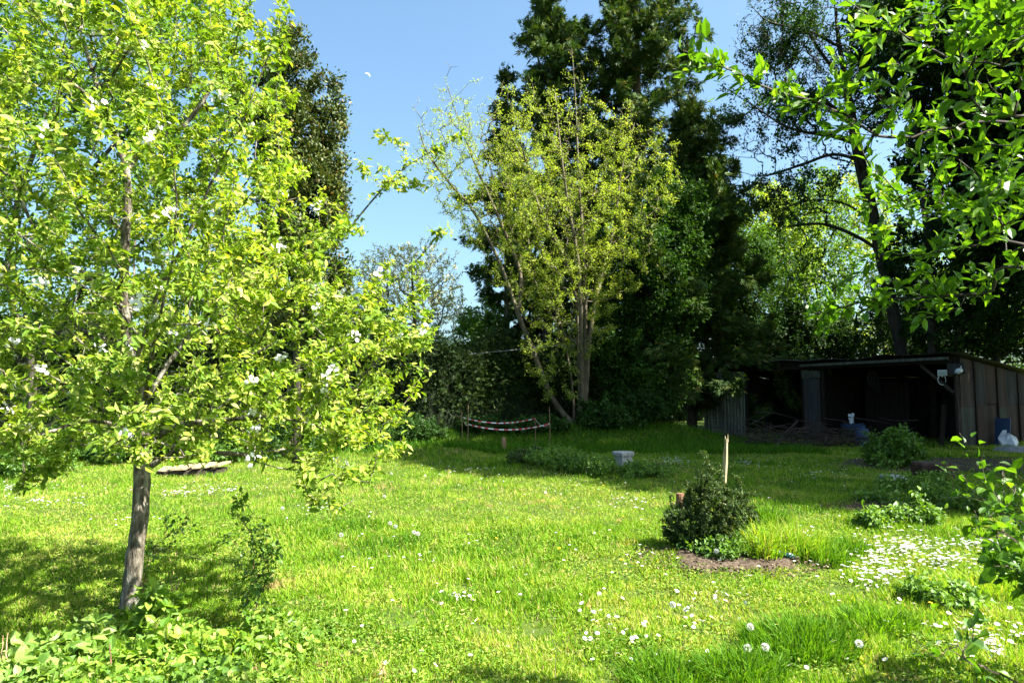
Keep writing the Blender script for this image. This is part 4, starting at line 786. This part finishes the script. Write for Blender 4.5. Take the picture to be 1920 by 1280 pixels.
beam('gutter', sp(0.1, -.42, HF - .06), sp(5.4, -.42, HF - .10), .10, .09, 'tin', 'pale dented gutter strip over the right opening')
for t_ in (0.06, 4.8, 5.6, 8.3, LEN - .1): beam('post', sp(t_, .02, -.1), sp(t_, .02, HF - .2), .13, .13, 'oldwood' if t_ == 0.06 else 'darkwood')
beam('brace', sp(.15, 0, 1.75), sp(1.15, 0, HF - .24), .09, .09, 'oldwood')
for t_ in (1.6, 3.2): beam('rafter', sp(t_, -.3, HF + .02), sp(t_, DEP, HB - .06), .07, .12)
for t_ in (6.4, 9.2): beam('rafter', sp(t_, -.3, HF + .02), sp(t_, DEP, HB - .06), .07, .12)
mb = MB(); corr(mb, sp(8.3, -.08, 0), sp(9.5, -.10, 0), -.05, HF - .22, HF - .22, -NB, .028, .17); part('wall_sheet', mb, M['paletin'], 'pale grey green corrugated sheet at the left end')
mb = MB(); corr(mb, sp(9.45, -.05, 0), sp(LEN + .1, -.04, 0), -.05, HF - .25, HF - .22, -NB, .028, .17); part('wall_sheet', mb, M['paletin'])
mb = MB(); corr(mb, sp(4.85, -.06, 0), sp(5.55, -.06, 0), 0, HF - .55, HF - .5, -NB, .016, .08); part('wall_sheet', mb, M['bluetin'], 'narrow dark sheet between the two openings')
mb = MB(); mb.box(sp(5.2, -.12, HF - .42), (.75, .02, .28), rz=RZ, jit=.02); part('cover_sheet', mb, M['tin'], 'pale torn sheet nailed at the top of the middle post')
mb = MB(); mb.box(sp(.02, -.14, HF - .42), (.5, .03, .34), rz=RZ, jit=.02); part('cover_sheet', mb, M['bluetin'], 'pale torn sheet at the top of the corner post')
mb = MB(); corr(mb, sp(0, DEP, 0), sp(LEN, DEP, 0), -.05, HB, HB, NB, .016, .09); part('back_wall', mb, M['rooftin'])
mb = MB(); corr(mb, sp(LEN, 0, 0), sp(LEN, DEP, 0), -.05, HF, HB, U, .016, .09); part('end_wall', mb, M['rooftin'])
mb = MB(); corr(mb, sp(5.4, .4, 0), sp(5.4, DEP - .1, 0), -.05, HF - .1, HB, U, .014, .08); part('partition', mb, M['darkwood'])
# right side wall: overlapping rusty sheets
d0 = 0.0; k = 0
for wdt, mt, tl in ((.85, 'rust', .01), (.8, 'bluetin', -.01), (.85, 'rust', .0), (.7, 'rust', .012), (.8, 'bluetin', 0), (.95, 'bluetin', -.01), (.6, 'rust', 0)):
    d1 = min(d0 + wdt, DEP + .1); za = HF - (HF - HB) * d0 / DEP - .02; zb = HF - (HF - HB) * d1 / DEP - .02
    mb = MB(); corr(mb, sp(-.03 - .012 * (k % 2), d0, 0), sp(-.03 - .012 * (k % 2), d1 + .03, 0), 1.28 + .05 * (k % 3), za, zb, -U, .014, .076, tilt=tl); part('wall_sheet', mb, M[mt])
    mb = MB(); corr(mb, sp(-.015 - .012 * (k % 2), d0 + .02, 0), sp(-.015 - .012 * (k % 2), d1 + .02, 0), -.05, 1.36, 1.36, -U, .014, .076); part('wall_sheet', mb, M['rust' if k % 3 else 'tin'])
    d0 = d1; k += 1
for d_ in (.9, 2.5, 4.1): beam('batten', sp(-.075, d_, 0), sp(-.075, d_, HF - (HF - HB) * d_ / DEP - .05), .07, .03, 'oldwood')
mb = MB()
for k in range(9):
    mb.box(sp(2.9 + .19 * k, 2.4, 1.1), (.17, .025, 2.2), rz=RZ, jit=.004)
part('inner_boards', mb, M['darkwood'])
# loose things at the shed
def solo(name, label, cat, loc, parts, group=None):
    r = empty(name, loc, label, cat, group)
    for nm, mb, mt in parts: mb.build(nm, M[mt] if isinstance(mt, str) else mt, r, smooth=False)
    return r
M['plastic_white'] = solid('white_plastic', [(.3, (.55,.57,.6)), (.7, (.7,.72,.75))], 6, rough=.5, bump=0)
M['plastic_blue'] = solid('blue_plastic', [(.3, (.02,.04,.09)), (.7, (.04,.07,.15))], 6, rough=.45, bump=0)
M['glass_dark'] = solid('lamp_glass', [(.3, (.25,.28,.3)), (.7, (.4,.44,.46))], 6, rough=.15, bump=0, spec=.6)
a_ = MB(); a_.box((0, 0, 0), (.26, .10, .18)); bb = MB(); bb.box((0, -.055, 0), (.22, .015, .14)); cc_ = MB(); cc_.box((0, .08, -.03), (.05, .09, .22))
r = solo('floodlight', 'square white floodlight on the corner post of the shed', 'floodlight', sp(.35, -.3, HF - .52), [('housing', a_, 'plastic_white'), ('lens', bb, 'glass_dark'), ('bracket', cc_, 'plastic_white')]); r.rotation_euler = (.2, 0, RZ + PI / 2 + .8 - PI / 2 * 0 - 2.2)
r.rotation_euler = (0.15, 0, -.5)
a_ = MB(); a_.lathe([[0, .1], [.07, .1], [.09, .02], [.09, -.03], [.04, -.1], [0, -.1]], sides=12); bb = MB(); bb.lathe([[0, -.125], [.05, -.12], [.06, -.09]], sides=12); cc_ = MB(); cc_.tube([[0, 0, .1], [0, .12, .14]], .015, 6)
r = solo('security_camera', 'small round white lamp head beside the square floodlight on the shed corner', 'lamp', sp(-.12, -.25, HF - .48), [('housing', a_, 'plastic_white'), ('lens', bb, 'glass_dark'), ('bracket', cc_, 'plastic_white')]); r.rotation_euler = (1.2, 0, .3)
mb = MB(); c0 = sp(.38, -.28, HF - .75); a = np.linspace(-.5, 5.0, 26); mb.tube(c0 + np.stack([.13 * np.cos(a), 0 * a, .16 * np.sin(a)], 1), .009, 5)
tag(mb.build('cable_loop', M['plastic_white'], origin=c0, loc=tuple(c0)), 'loop of pale cable hanging under the floodlight on the shed', 'cable')
a_ = MB(); a_.lathe([[0, .0], [.2, .0], [.22, .03], [.22, .5], [.19, .58], [.1, .62], [.07, .63]], sides=18); bb = MB(); bb.lathe([[.085, .63], [.085, .69], [0, .7]], sides=14); cc_ = MB(); cc_.tube(smooth_line([[-.12, 0, .6], [-.08, 0, .74], [.08, 0, .74], [.12, 0, .6]], 4), .012, 6)
g = ground_at(1617, 838); solo('blue_canister', 'small blue gas canister standing on the grass before the shed opening', 'canister', g, [('body', a_, 'plastic_blue'), ('cap', bb, 'plastic_blue'), ('handle', cc_, 'plastic_blue')])
mb = MB(); n = 60; d = norm(rng.normal(size=(n, 3)) * [1, 1, .8] + [0, 0, .4]); nn = 9
a = np.linspace(0, 2 * PI, 13)[:-1]; rr = []
for k, (rd, z_) in enumerate(((.24, 0), (.3, .12), (.22, .28), (.12, .38), (.03, .44))): rr.append(np.stack([rd * (1 + .22 * rng.normal(size=12)) * np.cos(a), rd * (1 + .22 * rng.normal(size=12)) * np.sin(a), z_ + .05 * rng.normal(size=12) * (k > 0)], 1))
i = np.arange(4)[:, None] * 12; j = np.arange(12)[None]; mb.add(np.vstack(rr), np.stack([i + j, i + (j+1) % 12, i + 12 + (j+1) % 12, i + 12 + j], -1).reshape(-1, 4), [[48, 48 + k, 49 + k] for k in range(1, 11)])
g = ground_at(1890, 836); tag(mb.build('white_sack', M['plastic_white'], loc=tuple(g)), 'crumpled white plastic sack by the rusty side wall of the shed', 'sack')
mb = MB(); mb.lathe([[0, .12], [.3, .13], [.5, .08], [.62, -.02]], sides=14, wob=.08); M['stone'] = solid('stone', [(.3, (.16,.15,.14)), (.6, (.30,.29,.27)), (.8, (.42,.41,.38))], 9, bump=.8)
g = ground_at(1910, 845); tag(mb.build('stone_slab', M['stone'], loc=tuple(g)), 'flat grey stone lying below the white sack', 'stone')
mb = MB(); g = sp(.45, -.22, 0); mb.box((0, 0, .68), (.16, .04, 1.4), ry=.12, rz=.1); tag(mb.build('leaning_board', M['darkwood'], loc=tuple(g)), 'weathered board leaning on the corner of the shed', 'board')
mb = MB(); g = sp(-.35, 2.0, 0); mb.box((0, 0, .45), (.03, .45, .95), rz=RZ - PI / 2, ry=.2); tag(mb.build('leaning_board', M['plastic_blue'], loc=tuple(g)), 'dark blue board leaning against the rusty side wall', 'board')
# chair-like dark object with white cloth in the opening -> wheelbarrow tray shape
a_ = MB(); a_.lathe([[0, .35], [.3, .36], [.42, .62]], sides=14); bb = MB(); bb.tube([[-.5, -.18, .35], [.75, -.18, .52]], .02, 6); bb.tube([[-.5, .18, .35], [.75, .18, .52]], .02, 6); cc_ = MB(); cc_.tube([[.2, -.2, .4], [.28, -.22, 0]], .018, 6); cc_.tube([[.2, .2, .4], [.28, .22, 0]], .018, 6)
w_ = MB(); a = np.linspace(0, 2 * PI, 17); w_.tube(np.stack([-.55 + .18 * np.cos(a), 0 * a, .18 + .18 * np.sin(a)], 1), .035, 8)
r = solo('wheelbarrow', 'dark wheelbarrow standing in the right opening of the shed', 'wheelbarrow', sp(3.9, .4, 0), [('tray', a_, 'plastic_blue'), ('handles', bb, 'darkwood'), ('legs', cc_, 'darkwood'), ('wheel', w_, 'darkbark')]); r.rotation_euler = (0, 0, .6)
mb = MB(); X_, Y_ = np.meshgrid(np.linspace(-.1, .1, 6), np.linspace(0, 1, 8)); V = np.stack([X_, .03 * np.sin(X_ * 50 + Y_ * 4), -.36 * Y_ + .02 * np.sin(X_ * 30)], -1).reshape(-1, 3); i = np.arange(7)[:, None] * 6; j = np.arange(5)[None]
mb.add(V, np.stack([i + j, i + j + 1, i + j + 7, i + j + 6], -1).reshape(-1, 4)); g = at(1596, 775, 25.5); tag(mb.build('white_cloth', M['plastic_white'], loc=tuple(g)), 'small white rag hanging in the right opening of the shed', 'rag')
mb = MB(); g = at(1638, 700, 25.2)
for k in range(4): mb.tube(smooth_line([[.05 * k - .1, 0, .1], [.12 * k - .2, .05, -.2], [.1 * k - .1, .02, -.45 - .08 * k]], 4), [.05] * 9, 6)
tag(mb.build('hanging_sacking', M['darkwood'], loc=tuple(g)), 'ragged brown sacking hanging from the shed beam', 'sacking')
# brush pile
mb = MB(); g0 = ground_at(1520, 838); 
for k in range(260):
    c = np.array([rng.normal() * 1.3, rng.normal() * .4, abs(rng.normal()) * .28]); a = rng.normal() * .5 + (0 if rng.random() < .7 else 1.3); L = rng.uniform(.6, 1.7); d = np.array([math.cos(a), math.sin(a) * .6, rng.normal() * .18]); c[2] += .1
    P = np.stack([c - d * L / 2, c + rng.normal(size=3) * .06, c + d * L / 2]); P[:, 2] = np.maximum(P[:, 2], .02); mb.tube(smooth_line(P, 3), [.014, .013, .012, .01, .009, .007, .004], 4, cap=False)
tag(mb.build('brush_pile', M['oldwood'], loc=tuple(g0)), 'tangled heap of cut branches in front of the shed', 'brush pile', kind='stuff')
mb = MB(); P = [ground_at(1448, 850), at(1470, 815, 22.8), at(1495, 790, 23.6)]; mb.tube(smooth_line(P, 5), np.linspace(.045, .03, 11), 7); g = P[0]
tag(mb.build('log', M['oldwood'], origin=g, loc=tuple(g)), 'bare branch propped slantwise on the left of the brush heap', 'branch')

# ------------------------------------------------------------------ tape and poles
mt_, nt, out = newmat('barrier_tape'); a = nt.nodes.new('ShaderNodeAttribute'); a.attribute_name = 'rnd'
c = ramp(nt, a.outputs['Fac'], [(0, (.50,.04,.06)), (.499, (.50,.04,.06)), (.501, (.62,.60,.60)), (1, (.62,.60,.60))]); c.node.color_ramp.interpolation = 'CONSTANT'
p = nt.nodes.new('ShaderNodeBsdfPrincipled'); nt.links.new(c, p.inputs['Base Color']); p.inputs['Roughness'].default_value = .4
nt.links.new(p.outputs[0], out.inputs[0]); M['tape'] = mt_
M['rebar'] = solid('rusty_rod', [(.3, (.16,.08,.045)), (.7, (.36,.21,.13))], 20)
Yf, Yb = 20.6, 22.6
pole_px = [(878, 760, 838, Yf), (866, 772, 828, Yb), (1030, 762, 832, Yf), (1003, 782, 826, Yb)]
tops = {}
for k, (px, py, pb, Yp) in enumerate(pole_px):
    t = at(px, py, Yp); g = np.array([t[0] - .03 * (k == 0), Yp, float(gz(t[0], Yp)) - .1]); mb = MB(); mb.tube([g, (g + t) / 2 + [.015, 0, 0], t], .011, 6)
    lab = ['tallest front left rusty rod holding the barrier tape', 'back left thin rod holding the barrier tape', 'front right rusty rod holding the barrier tape', 'back right thin rod holding the barrier tape'][k]
    tag(mb.build('pole', M['rebar'], origin=g, loc=tuple(g)), lab, 'pole', 'rods holding the barrier tape')
FL, BL, FR, BR = at(878, 795, Yf), at(868, 782, Yb), at(1030, 794, Yf), at(1003, 784, Yb)
mb = MB()
def tape(a, b, sag, n=90, w=.019):
    t = np.linspace(0, 1, n); P = a * (1 - t)[:, None] + b * t[:, None]; P[:, 2] -= sag * 4 * t * (1 - t); L = np.linalg.norm(b - a)
    tw = .5 * np.sin(t * L * 3.1 + a[0]) ; W = np.stack([.3 * np.sin(tw), .5 * np.sin(tw), np.cos(tw)], 1) * w
    for k in range(n - 1):
        v = [P[k] - W[k], P[k+1] - W[k+1], P[k+1] + W[k+1], P[k] + W[k]]; o_ = np.cross(W[k], P[k+1] - P[k]); o_ = norm(o_) * .001
        mb.add(v + [x_ + o_ for x_ in v], [[0,1,2,3],[7,6,5,4]], r=0.0 if int(t[k] * L / .11 + .8 * math.sin(t[k] * 9)) % 2 else 1.0)
tape(FL, FR, .17); tape(BL, BR, .17); tape(FL, BL, .12, 30); tape(FR, BR, .15, 30)
mid = (FL + FR) / 2; tag(mb.build('barrier_tape', M['tape'], origin=mid, loc=tuple(mid)), 'red and white striped barrier tape sagging between four rods', 'tape')

# ------------------------------------------------------------------ small things on the lawn
g = ground_at(1355, 960); Yg = 8.8; tt = at(1362, 822, Yg); g = np.array([tt[0] - .09, Yg, float(gz(tt[0], Yg)) - .1]); mb = MB()
P = smooth_line([g, g * .6 + tt * .4, tt], 5); V = []
R = [.035, .033] + [.032] * 7 + [.028, .018]; mb.tube(P, R, 4, rough=.08); M['paleboard'] = solid('pale_wood', [(.3, (.16,.12,.07)), (.6, (.32,.25,.15)), (.8, (.46,.39,.27))], 10, sc=(3,3,.5), bump=.6)
mb.tube([tt - [.012, 0, .04], tt + [-.018, 0, .035]], [.016, .004], 4); mb.tube([tt - [-.012, 0, .04], tt + [.02, 0, .055]], [.014, .003], 4)
tag(mb.build('wooden_stake', M['paleboard'], origin=g, loc=tuple(g)), 'weathered wooden stake with a splintered top behind the dark round bush', 'stake')
g = ground_at(1293, 968); g[1] += .5; mb = MB(); mb.lathe([[.0, .0], [.06, .0], [.065, .2], [.058, .24], [.0, .245]], sides=12, wob=.03); tag(mb.build('small_stump', M['redstem'], loc=tuple(g)), 'small cut brown stump left of the dark round bush', 'stump')
# green bottle-like hose end
g = ground_at(1462, 1052); M['green_plastic'] = solid('green_plastic', [(.3, (.01,.05,.04)), (.7, (.02,.09,.075))], 6, rough=.3, bump=0, spec=.6); a_ = MB(); n = 22
a_.tube(smooth_line([[-.14, .03, .05], [-.06, .01, .06], [.03, -.02, .05], [.13, -.05, .03]], 7), [.012, .014, .018, .024] + [.03, .033, .03] * 5 + [.028, .022, .012], 10)
tag(a_.build('garden_hose_end', M['green_plastic'], loc=tuple(g + [0, 0, .02])), 'dark green ribbed plastic hose piece on the soil right of the bush', 'hose')
mb = MB(); g = ground_at(945, 846); mb.tube([[0, 0, -.05], [.01, 0, .15], [-.01, 0, .3], [-.02, 0, .42]], [.07, .065, .06, .03], 8, rough=.1); mb.tube([[-.01, 0, .28], [.04, 0, .40]], [.04, .02], 6)
tag(mb.build('post_stub', M['rebar'], loc=tuple(g)), 'short broken reddish brown post under the barrier tape', 'post')
M['concrete'] = solid('concrete', [(.3, (.20,.195,.18)), (.6, (.33,.32,.30)), (.8, (.44,.43,.4))], 14, bump=.7)
mb = MB(); g = ground_at(1168, 872); mb.lathe([[0, -.05], [.2, -.05], [.2, .18], [.23, .22], [.24, .28], [.22, .30], [0, .305]], sides=7, wob=.05); tag(mb.build('concrete_block', M['concrete'], loc=tuple(g)), 'pale chipped concrete block with a flat top in the weeds', 'block')
mb = MB(); g = ground_at(1202, 882); mb.lathe([[0, .14], [.1, .13], [.17, .06], [.15, -.05]], sides=8, wob=.1); tag(mb.build('stone', M['concrete'], loc=tuple(g)), 'small grey stone right beside the concrete block', 'stone')
mb = MB(); g = ground_at(1238, 878); mb.lathe([[0, .12], [.08, .11], [.12, .05], [.1, -.05]], sides=7, wob=.1); tag(mb.build('stone', M['soil'], loc=tuple(g)), 'small brownish stone among dandelions right of the concrete block', 'stone')
mb = MB(); g = ground_at(980, 852); mb.lathe([[0, .06], [.2, .05], [.3, -.02]], sides=9, wob=.1); tag(mb.build('stone', M['concrete'], loc=tuple(g)), 'flat pale stone lying right of the short broken post', 'stone')
# old pallet
g = ground_at(362, 888); r = empty('wooden_pallet', g, 'old weathered pallet of short planks lying at the lawn edge', 'pallet')
mb = MB()
for dy in (-.35, 0, .35): mb.box((0, dy, .05), (1.25, .09, .09), jit=.005)
mb.build('bearers', M['oldwood'], r)
for k in range(6):
    mb = MB(); mb.box((-.55 + .22 * k, rng.normal() * .03, .125 + .015 * k), (.15, .95, .028), rz=rng.normal() * .06, ry=-.05, jit=.005); mb.build('plank', M['paleboard'], r)
r.rotation_euler = (0, 0, .25)
# tree stump
g = ground_at(1752, 918); M['stumpwood'] = solid('stump_wood', [(.3, (.022,.011,.008)), (.6, (.055,.028,.019)), (.8, (.10,.065,.045))], 9, sc=(1,1,.3), bump=1.0, bdist=.03)
r = empty('tree_stump', g, 'old reddish brown tree stump among weeds in front of the shed', 'stump'); mb = MB(); mb.lathe([[.42, -.1], [.34, .1], [.30, .3], [.305, .43], [.28, .47]], sides=36, wob=.09); mb.build('bark', M['stumpwood'], r, smooth=False)
mb = MB(); mb.lathe([[.28, .47], [.2, .46], [0, .465]], sides=36, wob=.09); mb.build('cut_face', M['oldwood'], r)
g2 = ground_at(1672, 905); mb = MB(); mb.lathe([[0, .16], [.2, .15], [.28, .07], [.26, -.05]], sides=9, wob=.1); tag(mb.build('stone', M['concrete'], loc=tuple(g2)), 'grey stone half hidden left of the tree stump', 'stone')
# overhead wire
mb = MB(); A = at(-300, 690, 27); B = at(560, 665, 26); C = at(820, 668, 25.5); D = at(1060, 646, 26.2); t = np.linspace(0, 1, 40)[:, None]; P = smooth_line([A, at(400, 688, 26.3), C, D], 12); mb.tube(P, .016, 5)
M['wire'] = solid('wire', [(.3, (.10,.10,.11)), (.7, (.16,.16,.17))], 6, bump=0, rough=.4); tag(mb.build('overhead_wire', M['wire'], origin=C, loc=tuple(C)), 'thin grey overhead wire crossing before the hedge to the hazel', 'wire')

# ------------------------------------------------------------------ moon (lit crescent of a far sphere)
EL, AZ = 50.0, 20.0       # sun elevation; degrees toward the camera side from straight right
SUN = np.array([math.cos(math.radians(EL)) * math.cos(math.radians(AZ)), -math.cos(math.radians(EL)) * math.sin(math.radians(AZ)), math.sin(math.radians(EL))])
mc = ray(688, 143); mc = mc / np.linalg.norm(mc) * 1500 + [0, 0, CAMH]; mr = 6.4; vd = norm(mc); sdir = norm(SUN - vd * SUN.dot(vd)); tdir = np.cross(vd, sdir); mb = MB(); V = []
nu, nv = 24, 8
for i_ in range(nu + 1):
    th = PI * i_ / nu - PI / 2
    for j_ in range(nv + 1):
        f_ = .05 + (PI / 2 - .05 - .45) * 0 + (PI / 2 * .55) * j_ / nv     # longitude from the bright limb inwards
        V.append(mr * (math.sin(th) * tdir + math.cos(th) * (math.cos(f_) * sdir - math.sin(f_) * vd)))
mb.add(V, [[i_*(nv+1)+j_, i_*(nv+1)+j_+1, (i_+1)*(nv+1)+j_+1, (i_+1)*(nv+1)+j_] for i_ in range(nu) for j_ in range(nv)])
mm, nt, out = newmat('moon_dust'); p = nt.nodes.new('ShaderNodeBsdfDiffuse'); p.inputs[0].default_value = (.8, .8, .8, 1); tr = nt.nodes.new('ShaderNodeBsdfTransparent'); mx = nt.nodes.new('ShaderNodeMixShader'); mx.inputs[0].default_value = .45
nt.links.new(tr.outputs[0], mx.inputs[1]); nt.links.new(p.outputs[0], mx.inputs[2]); nt.links.new(mx.outputs[0], out.inputs[0])
tag(mb.build('moon', mm, loc=tuple(mc), smooth=True), 'pale daytime half moon high in the blue sky', 'moon')

# ------------------------------------------------------------------ camera, light, world
cam = bpy.data.cameras.new('camera'); co = bpy.data.objects.new('camera', cam); COL.objects.link(co); co.location = (0, 0, CAMH); co.rotation_euler = (PI / 2 + TILT, 0, 0)
cam.sensor_width = 36; cam.lens = F / 1920 * 36; cam.clip_end = 5000; cam.clip_start = .05; scene.camera = co
L = bpy.data.lights.new('sun', 'SUN'); L.energy = 5.0; L.angle = math.radians(.5); L.color = (1, .96, .88); lo = bpy.data.objects.new('sun', L); COL.objects.link(lo)
from mathutils import Vector
lo.rotation_euler = Vector(SUN).to_track_quat('Z', 'Y').to_euler(); lo.location = (10, -5, 30)
w = bpy.data.worlds.new('World'); scene.world = w; w.use_nodes = True; nt = w.node_tree; bg = nt.nodes['Background']; sk = nt.nodes.new('ShaderNodeTexSky'); sk.sky_type = 'NISHITA'; sk.sun_disc = False
sk.sun_elevation = math.radians(EL); sk.sun_rotation = math.atan2(SUN[0], SUN[1]); sk.air_density = 1.0; sk.dust_density = 3.5; sk.ozone_density = 1.0
nt.links.new(mixc(nt, 1.0, sk.outputs[0], (.90, 1.12, 1.16), 'MULTIPLY'), bg.inputs[0]); bg.inputs[1].default_value = .055
scene.view_settings.view_transform = 'Standard'; scene.view_settings.look = 'None'; scene.view_settings.exposure = 2.38; scene.view_settings.gamma = 1.0
scene.cycles.max_bounces = 6; scene.cycles.transmission_bounces = 3; scene.cycles.diffuse_bounces = 1; scene.cycles.transparent_max_bounces = 6
